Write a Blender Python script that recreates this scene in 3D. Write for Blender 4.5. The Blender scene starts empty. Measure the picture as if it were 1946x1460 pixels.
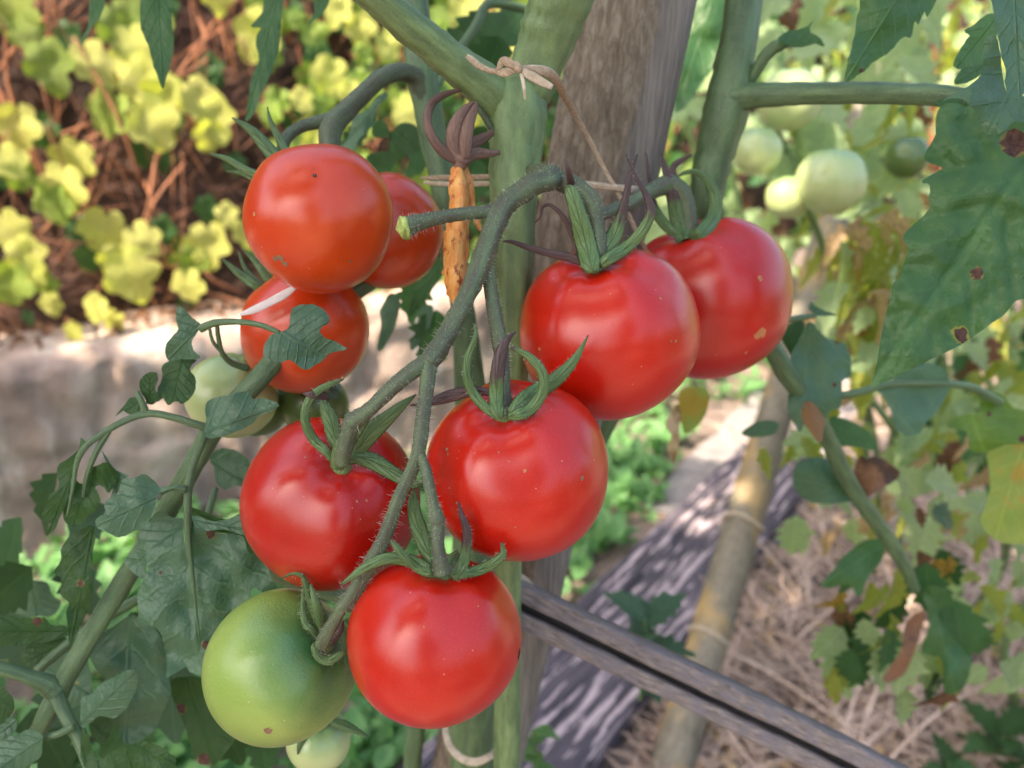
import bpy, bmesh, math, random
from mathutils import Vector, Matrix, noise
from mathutils.geometry import delaunay_2d_cdt
R = math.radians
random.seed(7)
SC = bpy.context.scene
COL = SC.collection

# ---------------------------------------------------------------- camera, world, sun, exposure
CAMZ = 0.95
PITCH = 20.0
FPX = 1527.0                      # focal length in photograph pixels (1946 wide)
cam_d = bpy.data.cameras.new('camera')
cam = bpy.data.objects.new('camera', cam_d)
COL.objects.link(cam)
cam.location = (0, 0, CAMZ)
cam.rotation_euler = (R(90 - PITCH), 0, 0)
cam_d.sensor_width = 36.0
cam_d.lens = 36.0 * FPX / 1946.0
cam_d.clip_start = 0.02
cam_d.clip_end = 200
cam_d.dof.use_dof = True
cam_d.dof.focus_distance = 0.292
cam_d.dof.aperture_fstop = 8.6
SC.camera = cam

SUN = Vector((-0.50, -0.42, 0.76)).normalized()      # towards the sun
el = math.asin(SUN.z)
world = bpy.data.worlds.new('World')
SC.world = world
world.use_nodes = True
nt = world.node_tree
bg = nt.nodes['Background']
sky = nt.nodes.new('ShaderNodeTexSky')
sky.sky_type = 'NISHITA'
sky.sun_disc = False
sky.sun_elevation = el
sky.sun_rotation = math.atan2(SUN.x, SUN.y)
sky.air_density = 1.0
sky.dust_density = 4.0
sky.ozone_density = 0.6
nt.links.new(sky.outputs[0], bg.inputs[0])
bg.inputs[1].default_value = 0.15
sl = bpy.data.lights.new('sun', 'SUN')
sl.energy = 4.2
sl.angle = R(0.5)
sl.color = (1.0, 0.86, 0.66)
so = bpy.data.objects.new('sun', sl)
COL.objects.link(so)
so.rotation_euler = (-SUN).to_track_quat('-Z', 'Y').to_euler()
so.location = SUN * 20
SC.view_settings.view_transform = 'Standard'
SC.view_settings.look = 'None'
SC.view_settings.exposure = 1.7
SC.view_settings.gamma = 1.0
SC.view_settings.use_white_balance = True      # the phone's balance for open shade
SC.view_settings.white_balance_temperature = 6800
SC.view_settings.white_balance_tint = 10

# ---------------------------------------------------------------- geometry of the view (pixels of the photograph to metres)
cp, sp = math.cos(R(PITCH)), math.sin(R(PITCH))
CR = Vector((1, 0, 0)); CU = Vector((0, sp, cp)); CF = Vector((0, cp, -sp)); CO = Vector((0, 0, CAMZ))
def P(x, y, d):
    return CO + CR * ((x - 973) / FPX * d) + CU * ((730 - y) / FPX * d) + CF * d
def ray(x, y):
    return (CR * ((x - 973) / FPX) + CU * ((730 - y) / FPX) + CF)
def G(x, y, z=0.0):
    r = ray(x, y)
    return CO + r * ((z - CAMZ) / r.z)
def pxm(n, d): return n * d / FPX
def depth_of(p): return (p - CO).dot(CF)

# ---------------------------------------------------------------- object helpers
ORG = {}
def tag(o, label=None, cat=None, group=None, kind=None):
    if label: o['label'] = label
    if cat: o['category'] = cat
    if group: o['group'] = group
    if kind: o['kind'] = kind
    return o
def empty(name, loc, label, cat, group=None):
    o = bpy.data.objects.new(name, None)
    o.empty_display_size = 0.02
    COL.objects.link(o)
    o.location = loc
    ORG[o.name] = Vector(loc)
    return tag(o, label, cat, group)
class MB:
    """collects geometry in world space, build() links it as one mesh object"""
    def __init__(s): s.v = []; s.f = []; s.m = []; s.uv = []; s.a = []
    def add(s, vs, fs, mi=0, uvs=None, at=None):
        n = len(s.v)
        s.v += vs
        s.f += [tuple(i + n for i in f) for f in fs]
        s.m += [mi] * len(fs)
        s.uv += uvs if uvs else [(0, 0)] * len(vs)
        s.a += at if at else [0.0] * len(vs)
    def build(s, name, mats, parent=None, smooth=True, origin=None):
        if not isinstance(mats, (list, tuple)): mats = [mats]
        if parent is not None: org = ORG[parent.name]
        elif origin is not None: org = Vector(origin)
        else:
            if s.v:
                zs = min(v.z for v in s.v); c = sum(s.v, Vector()) / len(s.v); org = Vector((c.x, c.y, zs))
            else: org = Vector()
        me = bpy.data.meshes.new(name)
        me.from_pydata([v - org for v in s.v], [], s.f)
        for m in mats: me.materials.append(m)
        me.polygons.foreach_set('material_index', s.m)
        me.polygons.foreach_set('use_smooth', [smooth] * len(s.f))
        ul = me.uv_layers.new(name='UVMap')
        li = [0] * len(me.loops); me.loops.foreach_get('vertex_index', li)
        flat = []
        for i in li: flat += s.uv[i]
        ul.data.foreach_set('uv', flat)
        at = me.attributes.new('val', 'FLOAT', 'POINT')
        at.data.foreach_set('value', s.a)
        me.update()
        o = bpy.data.objects.new(name, me)
        COL.objects.link(o)
        if parent is not None:
            o.parent = parent
            ORG[o.name] = org
        else:
            o.location = org
            ORG[o.name] = org
        return o
def crom(pts, n):
    """Catmull-Rom through tuples of floats"""
    out = []
    L = len(pts)
    for i in range(L - 1):
        p0 = pts[max(i - 1, 0)]; p1 = pts[i]; p2 = pts[i + 1]; p3 = pts[min(i + 2, L - 1)]
        for k in range(n):
            t = k / n
            out.append(tuple(0.5 * ((2 * b) + (-a + c) * t + (2 * a - 5 * b + 4 * c - d) * t * t + (-a + 3 * b - 3 * c + d) * t ** 3)
                             for a, b, c, d in zip(p0, p1, p2, p3)))
    out.append(tuple(pts[-1]))
    return out
def frames(c):
    T = []
    for i in range(len(c)):
        t = c[min(i + 1, len(c) - 1)] - c[max(i - 1, 0)]
        T.append(t.normalized() if t.length > 1e-9 else Vector((0, 0, 1)))
    ref = Vector((0, 0, 1)) if abs(T[0].z) < 0.9 else Vector((1, 0, 0))
    N = [(ref - T[0] * ref.dot(T[0])).normalized()]
    for i in range(1, len(c)):
        n = N[-1] - T[i] * N[-1].dot(T[i])
        N.append(n.normalized() if n.length > 1e-6 else N[-1])
    return T, N
def tube(mb, pts, seg=12, sub=5, rib=0.0, ribn=5, rough=0.0, cap=True, hair=0, hl=0.0022, mi=0, hmi=1, rs=random):
    """pts: (x,y,z,r) in metres"""
    q = crom(pts, sub)
    c = [Vector(p[:3]) for p in q]; r = [max(p[3], 1e-5) for p in q]
    T, N = frames(c)
    vs = []; uv = []
    L = 0
    for i in range(len(c)):
        if i: L += (c[i] - c[i - 1]).length
        B = T[i].cross(N[i])
        for k in range(seg):
            a = 2 * math.pi * k / seg
            d = N[i] * math.cos(a) + B * math.sin(a)
            rr = r[i] * (1 + rib * math.cos(ribn * a))
            if rough: rr *= 1 + rough * noise.noise(Vector((c[i].x + d.x * r[i], c[i].y + d.y * r[i], c[i].z + d.z * r[i])) / (r[i] * 1.3))
            vs.append(c[i] + d * rr); uv.append((k / seg, L))
    fs = []
    for i in range(len(c) - 1):
        for k in range(seg):
            a = i * seg + k; b = i * seg + (k + 1) % seg
            fs.append((a, b, b + seg, a + seg))
    if cap:
        for e, s in ((0, -1), (len(c) - 1, 1)):
            vs.append(c[e] + T[e] * s * r[e] * 0.5); uv.append((0, L if e else 0))
            n = len(vs) - 1
            for k in range(seg):
                a = e * seg + k; b = e * seg + (k + 1) % seg
                fs.append((b, a, n) if s < 0 else (a, b, n))
    mb.add(vs, fs, mi, uv)
    for _ in range(hair):
        i = rs.randrange(len(c) - 1)
        f = rs.random()
        p = c[i].lerp(c[i + 1], f); a = rs.random() * 2 * math.pi
        d = (N[i] * math.cos(a) + T[i].cross(N[i]) * math.sin(a)).normalized()
        rr = r[i] * (1 - f) + r[i + 1] * f
        ln = hl * rs.uniform(0.35, 1.15)
        b0 = p + d * rr * 0.95
        bend = T[i] * rs.uniform(-0.5, 0.5) + Vector((0, 0, rs.uniform(-0.35, 0.1)))
        b1 = b0 + (d + bend * 0.4) * ln * 0.55; b2 = b0 + (d + bend) * ln
        w = 0.000048
        s1 = d.cross(T[i]).normalized() * w; s2 = T[i] * w
        hv = [b0 + s1, b0 - s1 * .5 + s2, b0 - s1 * .5 - s2, b1 + s1 * .7, b1 - s1 * .35 + s2 * .7, b1 - s1 * .35 - s2 * .7, b2]
        mb.add(hv, [(0, 1, 4, 3), (1, 2, 5, 4), (2, 0, 3, 5), (3, 4, 6), (4, 5, 6), (5, 3, 6)], hmi)
def ptube(mb, pts, **k):
    """pts: (px, py, depth, width in px)"""
    tube(mb, [tuple(P(x, y, d)) + (pxm(w, d) / 2,) for x, y, d, w in pts], **k)
def ribbon(mb, pts, th=0.0008, sub=4, curl=0.0, seg=10, twist=0.0, facing=None, mi=0):
    """pts: (x,y,z,width m); a flat closed strip, its flat side turned to `facing`"""
    q = crom(pts, sub)
    c = [Vector(p[:3]) for p in q]; w = [max(p[3], 1e-4) for p in q]
    T, _ = frames(c)
    vs = []; uv = []; n = len(c)
    for i in range(n):
        f = (facing if facing is not None else (CO - c[i])).normalized()
        side = T[i].cross(f)
        side = side.normalized() if side.length > 1e-4 else CR
        nn = side.cross(T[i]).normalized()
        if twist:
            a = twist * i / n
            side, nn = side * math.cos(a) + nn * math.sin(a), nn * math.cos(a) - side * math.sin(a)
        for k in range(seg):
            a = 2 * math.pi * k / seg
            u = math.cos(a); v = math.sin(a)
            tt = min(th, w[i] * 0.5)
            off = curl * w[i] * (u * u) + 0.03 * w[i] * math.exp(-(u / 0.18) ** 2) * (1 if v > 0 else 0)
            vs.append(c[i] + side * (u * w[i] / 2) + nn * (v * tt / 2 + off)); uv.append((u, i / (n - 1)))
    fs = []
    for i in range(n - 1):
        for k in range(seg):
            a = i * seg + k; b = i * seg + (k + 1) % seg
            fs.append((a, b, b + seg, a + seg))
    fs.append(tuple(range(seg))[::-1]); fs.append(tuple((n - 1) * seg + k for k in range(seg)))
    mb.add(vs, fs, mi, uv)
def box(mb, c, ex, ey, ez, mi=0):
    """box with centre c and half-axes as vectors"""
    vs = [c + ex * a + ey * b + ez * d for d in (-1, 1) for b in (-1, 1) for a in (-1, 1)]
    mb.add(vs, [(0, 2, 3, 1), (4, 5, 7, 6), (0, 1, 5, 4), (2, 6, 7, 3), (0, 4, 6, 2), (1, 3, 7, 5)], mi)

# ---------------------------------------------------------------- leaves
def leaf_flat(outline, base, tip, step, sub=3, jag=0.0, rs=random, marks=()):
    """triangulated leaf outline in 2D -> verts, faces, (s,t) with t along the midrib"""
    n = len(outline)
    ext = [outline[(i) % n] for i in range(-1, n + 2)]
    b = []
    for i in range(1, n + 1):
        p0, p1, p2, p3 = ext[i - 1], ext[i], ext[i + 1], ext[i + 2]
        for k in range(sub):
            t = k / sub
            b.append(tuple(0.5 * ((2 * q1) + (-q0 + q2) * t + (2 * q0 - 5 * q1 + 4 * q2 - q3) * t * t + (-q0 + 3 * q1 - 3 * q2 + q3) * t ** 3)
                           for q0, q1, q2, q3 in zip(p0, p1, p2, p3)))
    if jag: b = [(x + rs.uniform(-jag, jag), y + rs.uniform(-jag, jag)) for x, y in b]
    xs = [p[0] for p in b]; ys = [p[1] for p in b]
    pts = [Vector(p) for p in b]
    m = len(pts)
    x = min(xs) + step * .5; row = 0
    while x < max(xs):
        y = min(ys) + step * (.5 if row % 2 else .0)
        while y < max(ys):
            if min((x - p[0]) ** 2 + (y - p[1]) ** 2 for p in b) > (step * .4) ** 2:
                pts.append(Vector((x, y)))
            y += step
        x += step * .87; row += 1
    for (mx, my, mr) in marks:
        pts = pts[:m] + [p for p in pts[m:] if math.hypot(p.x - mx, p.y - my) > mr * 1.8]
        for kk in range(12):
            a_ = 6.2832 * kk / 12; j = rs.uniform(.6, 1.3)
            for f_ in (.5, 1.0, 1.45):
                pts.append(Vector((mx + math.cos(a_) * mr * f_ * j, my + math.sin(a_) * mr * f_ * j)))
        pts.append(Vector((mx, my)))
    res = delaunay_2d_cdt(pts, [(i, (i + 1) % m) for i in range(m)], [], 1, 1e-7)
    v, f = res[0], res[2]
    bs = Vector(base); tp = Vector(tip); ax = tp - bs; ln = ax.length; ax /= ln; pr = Vector((-ax.y, ax.x))
    hw = max(abs((Vector(p) - bs).dot(pr)) for p in b)
    st = [((q - bs).dot(pr) / hw, (q - bs).dot(ax) / ln) for q in v]
    return v, f, st, hw, ln
def veinfn(s, t):
    a = abs(s)
    m = math.exp(-(a / .06) ** 2)
    u = (t * 5.0 - a * 1.9) % 1.0
    return max(m, math.exp(-((u - .5) / .12) ** 2) * .6 * min(1, a * 4))
def leaf_px(name, outline, base, tip, d, mat, parent, tf=None, gx=0.0, gy=0.0, fold=0.0, bend=0.0, wav=0.002, seed=0, step=9, relief=0.0006, label=None, jag=1.0, marks=()):
    """a leaf whose outline is given in photograph pixels, hung at depth d; gx, gy tilt it (m per 1000 px)"""
    rs = random.Random(seed + int(outline[0][0]))
    if tf:
        s, ox, oy = tf
        f_ = lambda p: (p[0] / s + ox, p[1] / s + oy)
        outline = [f_(p) for p in outline]; base = f_(base); tip = f_(tip)
        marks = [(x / s + ox, y / s + oy, r / s) for x, y, r in marks]
    v, f, st, hw, ln = leaf_flat(outline, base, tip, step, jag=jag, rs=rs, marks=marks)
    cx = sum(p[0] for p in outline) / len(outline); cy = sum(p[1] for p in outline) / len(outline)
    vs = []
    o3 = Vector((seed * 3.1, cx * .01, cy * .01))
    for q, (s, t) in zip(v, st):
        dd = d + gx * (q.x - cx) / 1000 + gy * (q.y - cy) / 1000 + fold * abs(s) + bend * (t - .3) ** 2
        dd += wav * noise.noise(Vector((q.x / 60, q.y / 60, 0)) + o3) + wav * .16 * noise.noise(Vector((q.x / 20, q.y / 20, 5)) + o3)
        dd += relief * veinfn(s, t)
        vs.append(P(q.x, q.y, dd))
    mb = MB(); mb.add(vs, f, 0, [tuple(a) for a in st])
    if marks:
        for i, fc in enumerate(f):
            x = sum(v[j].x for j in fc) / len(fc); y = sum(v[j].y for j in fc) / len(fc)
            for mx, my, mr in marks:
                dm = math.hypot(x - mx, y - my)
                if dm < mr * 1.0: mb.m[i] = 1
                elif dm < mr * 1.18: mb.m[i] = 2
    o = mb.build(name, [mat, M['lspot'], M['lhalo']] if marks else mat, parent)
    if label: o['label'] = label
    return o
def outline_leaflet(rs, lobes=4, depth=.25, w=.36):
    """tomato leaflet, unit length along +y, base at the origin"""
    L = []; n = lobes * 2 + 1
    side = []
    for i in range(1, n + 1):
        t = i / (n + 1)
        ww = w * (math.sin(math.pi * min(1, t * 1.05) ** .75)) ** .8
        k = 1 + (depth * .5 if i % 2 else -depth) * rs.uniform(.6, 1.3)
        side.append((ww * k, t + (.03 if i % 2 else -.0)))
    L = [(.015, 0)] + [(x, t) for x, t in side] + [(0, 1.0)] + [(-x * rs.uniform(.85, 1.1), t + rs.uniform(-.02, .02)) for x, t in reversed(side)] + [(-.015, 0)]
    return L
def outline_vine(rs):
    """five-lobed vine leaf, about one unit across, stalk end near the origin"""
    L = []
    tips = [(-145, .45), (-75, .52), (0, .62), (75, .52), (145, .45)]
    for i, (a, r) in enumerate(tips):
        a += rs.uniform(-6, 6); r *= rs.uniform(.9, 1.05)
        for da, k in ((-27, .84), (-13, .95), (0, 1), (13, .95), (27, .84)):
            b = R(a + da)
            kk = k * rs.uniform(.95, 1.05)
            L.append((math.sin(b) * r * kk, .38 + math.cos(b) * r * kk))
        if i < 4:
            b = R((a + tips[i + 1][0]) / 2)
            L.append((math.sin(b) * r * rs.uniform(.70, .80), .38 + math.cos(b) * r * .75))
    L.append((0, .12))
    return L
def leaf_mesh(name, outline, mats, step=.09, fold=.12, droop=.25, wav=.05, seed=0):
    rs = random.Random(seed)
    v, f, st, hw, ln = leaf_flat(outline, (0, 0), (0, 1), step, sub=2, rs=rs)
    vs = []
    for q, (s, t) in zip(v, st):
        z = fold * abs(s) - droop * max(t, 0) ** 2 + wav * noise.noise(Vector((q.x * 3.2, q.y * 3.2, seed * 1.7)))
        vs.append(Vector((q.x, q.y * (1 - droop * .15), z)))
    me = bpy.data.meshes.new(name)
    me.from_pydata(vs, [], f)
    for m in (mats if isinstance(mats, (list, tuple)) else [mats]): me.materials.append(m)
    me.polygons.foreach_set('use_smooth', [True] * len(f))
    ul = me.uv_layers.new(name='UVMap')
    li = [0] * len(me.loops); me.loops.foreach_get('vertex_index', li)
    ul.data.foreach_set('uv', [c for i in li for c in st[i]])
    me.update()
    return me
def orient(loc, up_dir, normal, size):
    """matrix sending leaf +y to up_dir and +z towards normal"""
    y = up_dir.normalized(); z = (normal - y * normal.dot(y))
    z = z.normalized() if z.length > 1e-4 else y.orthogonal().normalized()
    x = y.cross(z)
    m = Matrix((x, y, z)).transposed().to_4x4()
    return Matrix.Translation(loc) @ m @ Matrix.Scale(size, 4)
def place(name, me, M, parent):
    o = bpy.data.objects.new(name, me)
    COL.objects.link(o)
    if parent is not None:
        o.parent = parent
        M = Matrix.Translation(-ORG[parent.name]) @ M
    o.matrix_local = M
    return o
def merge_leaf(mb, me, M, mi=0):
    n = [M @ v.co for v in me.vertices]
    uv = [(0, 0)] * len(n)
    ul = me.uv_layers[0].data
    for p in me.polygons:
        for l in p.loop_indices: uv[me.loops[l].vertex_index] = tuple(ul[l].uv)
    mb.add(n, [tuple(p.vertices) for p in me.polygons], mi, uv)

# ---------------------------------------------------------------- materials
def mat_new(name):
    m = bpy.data.materials.new(name); m.use_nodes = True
    n = m.node_tree; b = n.nodes['Principled BSDF']
    return m, n, b
def N(nt, typ, **k):
    n = nt.nodes.new(typ)
    for a, v in k.items(): setattr(n, a, v)
    return n
def ramp(nt, fac, stops, interp='LINEAR'):
    r = nt.nodes.new('ShaderNodeValToRGB'); r.color_ramp.interpolation = interp
    e = r.color_ramp.elements
    while len(e) < len(stops): e.new(0.5)
    for q, (p, c) in zip(e, stops):
        q.position = p; q.color = tuple(c) + (1,) if len(c) == 3 else c
    nt.links.new(fac, r.inputs[0])
    return r.outputs[0]
def mixc(nt, f, a, b, mode='MIX'):
    m = nt.nodes.new('ShaderNodeMix'); m.data_type = 'RGBA'; m.blend_type = mode
    for sock, v in ((m.inputs[0], f), (m.inputs[6], a), (m.inputs[7], b)):
        if isinstance(v, bpy.types.NodeSocket): nt.links.new(v, sock)
        elif isinstance(v, (int, float)): sock.default_value = v
        else: sock.default_value = tuple(v) + (1,)
    return m.outputs[2]
def math_(nt, op, a, b=None, c=None):
    m = nt.nodes.new('ShaderNodeMath'); m.operation = op
    for i, v in enumerate((a, b, c)):
        if v is None: continue
        if isinstance(v, bpy.types.NodeSocket): nt.links.new(v, m.inputs[i])
        else: m.inputs[i].default_value = v
    return m.outputs[0]
def noise_(nt, vec, scale, detail=4, rough=.55, dist=0.0):
    n = nt.nodes.new('ShaderNodeTexNoise')
    n.inputs['Scale'].default_value = scale; n.inputs['Detail'].default_value = detail
    n.inputs['Roughness'].default_value = rough; n.inputs['Distortion'].default_value = dist
    if vec is not None: nt.links.new(vec, n.inputs['Vector'])
    return n.outputs['Fac']
def voro(nt, vec, scale, feature='F1', rnd=1.0):
    n = nt.nodes.new('ShaderNodeTexVoronoi'); n.feature = feature
    n.inputs['Scale'].default_value = scale; n.inputs['Randomness'].default_value = rnd
    if vec is not None: nt.links.new(vec, n.inputs['Vector'])
    return n
def coords(nt, kind='Object'):
    return nt.nodes.new('ShaderNodeTexCoord').outputs[kind]
def stretch(nt, vec, sc, rot=(0, 0, 0)):
    m = nt.nodes.new('ShaderNodeMapping'); m.inputs['Scale'].default_value = sc; m.inputs['Rotation'].default_value = rot
    nt.links.new(vec, m.inputs['Vector'])
    return m.outputs[0]
def bump(nt, b, h, dist, strength=1.0):
    n = nt.nodes.new('ShaderNodeBump'); n.inputs['Distance'].default_value = dist; n.inputs['Strength'].default_value = strength
    nt.links.new(h, n.inputs['Height'])
    nt.links.new(n.outputs[0], b.inputs['Normal'])

def leaf_mat(name, c1, c2, vein=None, spots=0.0, trans=.3, rough=.45, dry=0.0, tcol=None, drycol=(.22, .10, .03), spec=.5, sc=1.0, tipdry=None):
    m, nt, b = mat_new(name)
    ob = coords(nt, 'Object'); uv = coords(nt, 'UV')
    f = noise_(nt, ob, 60 * sc, 4, .6)
    info = nt.nodes.new('ShaderNodeObjectInfo').outputs['Random']
    f2 = math_(nt, 'ADD', f, math_(nt, 'MULTIPLY', math_(nt, 'SUBTRACT', info, .5), .3))
    col = ramp(nt, f2, [(.1, c1), (.9, c2)])
    sep = N(nt, 'ShaderNodeSeparateXYZ'); nt.links.new(uv, sep.inputs[0])
    a = math_(nt, 'ABSOLUTE', sep.outputs[0]); t = sep.outputs[1]
    wob = math_(nt, 'MULTIPLY', noise_(nt, ob, 70 * sc, 3), .9)
    mid = math_(nt, 'SUBTRACT', 1.0, math_(nt, 'SMOOTH_MIN', math_(nt, 'MULTIPLY', a, 18.0), 1.0, .2))
    u = math_(nt, 'FRACT', math_(nt, 'ADD', math_(nt, 'SUBTRACT', math_(nt, 'MULTIPLY', t, 5.0), math_(nt, 'MULTIPLY', a, 1.9)), wob))
    sd = math_(nt, 'SUBTRACT', 1.0, math_(nt, 'MINIMUM', math_(nt, 'MULTIPLY', math_(nt, 'ABSOLUTE', math_(nt, 'SUBTRACT', u, .5)), 9.0), 1.0))
    vn = math_(nt, 'MAXIMUM', mid, math_(nt, 'MULTIPLY', sd, .5))
    cells = voro(nt, ob, 420 * sc, 'DISTANCE_TO_EDGE').outputs['Distance']
    vc = vein if vein else tuple(min(1, x * 1.5 + .015) for x in c2)
    col = mixc(nt, math_(nt, 'MULTIPLY', vn, .26), col, vc)
    if spots:
        v = voro(nt, stretch(nt, ob, (1, 1, .75)), 42 * sc)
        dist = math_(nt, 'ADD', v.outputs['Distance'], math_(nt, 'MULTIPLY', math_(nt, 'SUBTRACT', noise_(nt, ob, 300 * sc, 3), .5), .25))
        rnd = N(nt, 'ShaderNodeSeparateXYZ'); nt.links.new(v.outputs['Color'], rnd.inputs[0])
        thr = math_(nt, 'MULTIPLY', math_(nt, 'GREATER_THAN', rnd.outputs[0], 1 - spots), .13)
        inn = math_(nt, 'LESS_THAN', dist, thr)
        halo = math_(nt, 'LESS_THAN', dist, math_(nt, 'MULTIPLY', thr, 1.3))
        col = mixc(nt, math_(nt, 'MULTIPLY', halo, .6), col, (.30, .27, .04))
        col = mixc(nt, inn, col, (.07, .03, .02))
    if dry:
        df = noise_(nt, ob, 22 * sc, 4, .6)
        msk = ramp(nt, df, [(.62 - .3 * dry, (0, 0, 0)), (.70 - .3 * dry, (1, 1, 1))])
        col = mixc(nt, msk, col, drycol)
    if tipdry is not None:
        e = math_(nt, 'ADD', t, math_(nt, 'MULTIPLY', math_(nt, 'SUBTRACT', noise_(nt, ob, 200, 3), .5), .25))
        msk = ramp(nt, e, [(tipdry - .02, (0, 0, 0)), (tipdry + .03, (.30, .16, .03)), (tipdry + .1, (1, 1, 1))])
        sepm = N(nt, 'ShaderNodeSeparateColor'); nt.links.new(msk, sepm.inputs[0])
        col = mixc(nt, sepm.outputs[0], col, drycol)
    nt.links.new(col, b.inputs['Base Color'])
    b.inputs['Roughness'].default_value = rough
    b.inputs['Specular IOR Level'].default_value = spec
    h = math_(nt, 'ADD', math_(nt, 'MULTIPLY', cells, .5), math_(nt, 'MULTIPLY', vn, -.7))
    h = math_(nt, 'ADD', h, math_(nt, 'MULTIPLY', noise_(nt, ob, 260 * sc, 4), .45))
    pk = voro(nt, ob, 150 * sc, 'SMOOTH_F1').outputs['Distance']
    h = math_(nt, 'ADD', h, math_(nt, 'MULTIPLY', pk, -.75))
    bump(nt, b, h, .0009 / sc, .85)
    if trans:
        tr = N(nt, 'ShaderNodeBsdfTranslucent')
        if tcol: tr.inputs[0].default_value = tuple(tcol) + (1,)
        else: nt.links.new(mixc(nt, 1.0, col, (1.9, 2.1, .8), 'MULTIPLY'), tr.inputs[0])
        mx = N(nt, 'ShaderNodeMixShader'); mx.inputs[0].default_value = trans
        out = nt.nodes['Material Output']
        nt.links.new(b.outputs[0], mx.inputs[1]); nt.links.new(tr.outputs[0], mx.inputs[2]); nt.links.new(mx.outputs[0], out.inputs[0])
    return m
def stem_mat(name, c1, c2, rough=.5, streak=None, scl=1.0):
    m, nt, b = mat_new(name)
    ob = coords(nt, 'Object'); uv = coords(nt, 'UV')
    f = noise_(nt, ob, 70 * scl, 5, .6)
    col = ramp(nt, f, [(.3, c1), (.7, c2)])
    st = noise_(nt, stretch(nt, uv, (9, 35, 1)), 1.0, 4, .6)
    col = mixc(nt, ramp(nt, st, [(.42, (0, 0, 0)), (.62, (.75, .75, .75))]), col, streak or tuple(x * 1.5 for x in c2))
    dots = voro(nt, ob, 900 * scl).outputs['Distance']
    dm = ramp(nt, dots, [(.12, (1, 1, 1)), (.22, (0, 0, 0))])
    col = mixc(nt, mixc(nt, .5, (0, 0, 0), dm), col, (.28, .36, .22))
    nt.links.new(col, b.inputs['Base Color'])
    b.inputs['Roughness'].default_value = rough
    bump(nt, b, math_(nt, 'ADD', noise_(nt, ob, 900 * scl, 3), math_(nt, 'MULTIPLY', st, 1.5)), .0004, .7)
    return m
def tomato_mat(name, c1, c2, shoulder=None, spec=(.75, .3, .2), rough=.32, speck=.02, grain=.15, sss=.05):
    m, nt, b = mat_new(name)
    ob = coords(nt, 'Object')
    at = N(nt, 'ShaderNodeAttribute'); at.attribute_name = 'val'
    f = noise_(nt, ob, 28, 3, .5)
    col = ramp(nt, f, [(.3, c1), (.7, c2)])
    if shoulder:
        e = math_(nt, 'ADD', at.outputs['Fac'], math_(nt, 'MULTIPLY', math_(nt, 'SUBTRACT', noise_(nt, ob, 80, 3), .5), .3))
        col = mixc(nt, ramp(nt, e, [(.35, (0, 0, 0)), (1.0, (1, 1, 1))]), col, shoulder)
    v = voro(nt, ob, 330)
    sepc = N(nt, 'ShaderNodeSeparateXYZ'); nt.links.new(v.outputs['Color'], sepc.inputs[0])
    k = math_(nt, 'MULTIPLY', math_(nt, 'LESS_THAN', v.outputs['Distance'], .10), math_(nt, 'GREATER_THAN', sepc.outputs[0], 1 - speck * 4))
    col = mixc(nt, math_(nt, 'MULTIPLY', k, .6), col, spec)
    fine = voro(nt, ob, 1500).outputs['Distance']
    col = mixc(nt, math_(nt, 'MULTIPLY', math_(nt, 'LESS_THAN', fine, .22), .12), col, spec)
    nt.links.new(col, b.inputs['Base Color'])
    b.inputs['Roughness'].default_value = rough
    b.inputs['Specular IOR Level'].default_value = .25
    b.inputs['Coat Weight'].default_value = .66
    b.inputs['Coat IOR'].default_value = 1.6
    b.inputs['Coat Roughness'].default_value = rough * .84
    b.inputs['Subsurface Weight'].default_value = sss
    b.inputs['Subsurface Radius'].default_value = (1.0, .25, .1)
    b.inputs['Subsurface Scale'].default_value = .004
    h = math_(nt, 'ADD', noise_(nt, ob, 900, 2), math_(nt, 'MULTIPLY', noise_(nt, ob, 90, 2), 1.2))
    bump(nt, b, h, .0004, grain)
    return m
def plain_mat(name, c, rough=.6, var=.3, scale=40, bd=0.0, bs=200, c2=None):
    m, nt, b = mat_new(name)
    ob = coords(nt)
    f = noise_(nt, ob, scale, 5, .6)
    col = ramp(nt, f, [(.3, tuple(x * (1 - var) for x in c)), (.7, c2 or tuple(min(1, x * (1 + var)) for x in c))])
    nt.links.new(col, b.inputs['Base Color'])
    b.inputs['Roughness'].default_value = rough
    if bd: bump(nt, b, noise_(nt, ob, bs, 5), bd)
    return m
def wood_mat(name, dark, light, axis, fine=160, along=6, rough=.75, patch=None, pth=(.5, .6), bd=.0012, psc=30):
    """grain runs along local `axis` (rotation of the texture)"""
    m, nt, b = mat_new(name)
    ob = coords(nt)
    v = stretch(nt, ob, (1, 1, along / fine), (0, 0, 0)) if axis is None else None
    if axis is not None:
        q = Vector(axis).normalized().rotation_difference(Vector((0, 0, 1))).to_euler()
        v = stretch(nt, stretch(nt, ob, (1, 1, 1), tuple(q)), (1, 1, along / fine))
    f = noise_(nt, v, fine, 5, .65, .3)
    col = ramp(nt, f, [(.3, dark), (.68, light)])
    if patch:
        pf = noise_(nt, stretch(nt, v, (1, 1, 6)), psc, 4, .6)
        col = mixc(nt, ramp(nt, pf, [(pth[0], (0, 0, 0)), (pth[1], (1, 1, 1))]), col, patch)
    nt.links.new(col, b.inputs['Base Color'])
    b.inputs['Roughness'].default_value = rough
    bump(nt, b, math_(nt, 'ADD', f, math_(nt, 'MULTIPLY', noise_(nt, ob, fine * 3, 3), .3)), bd)
    return m
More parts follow.
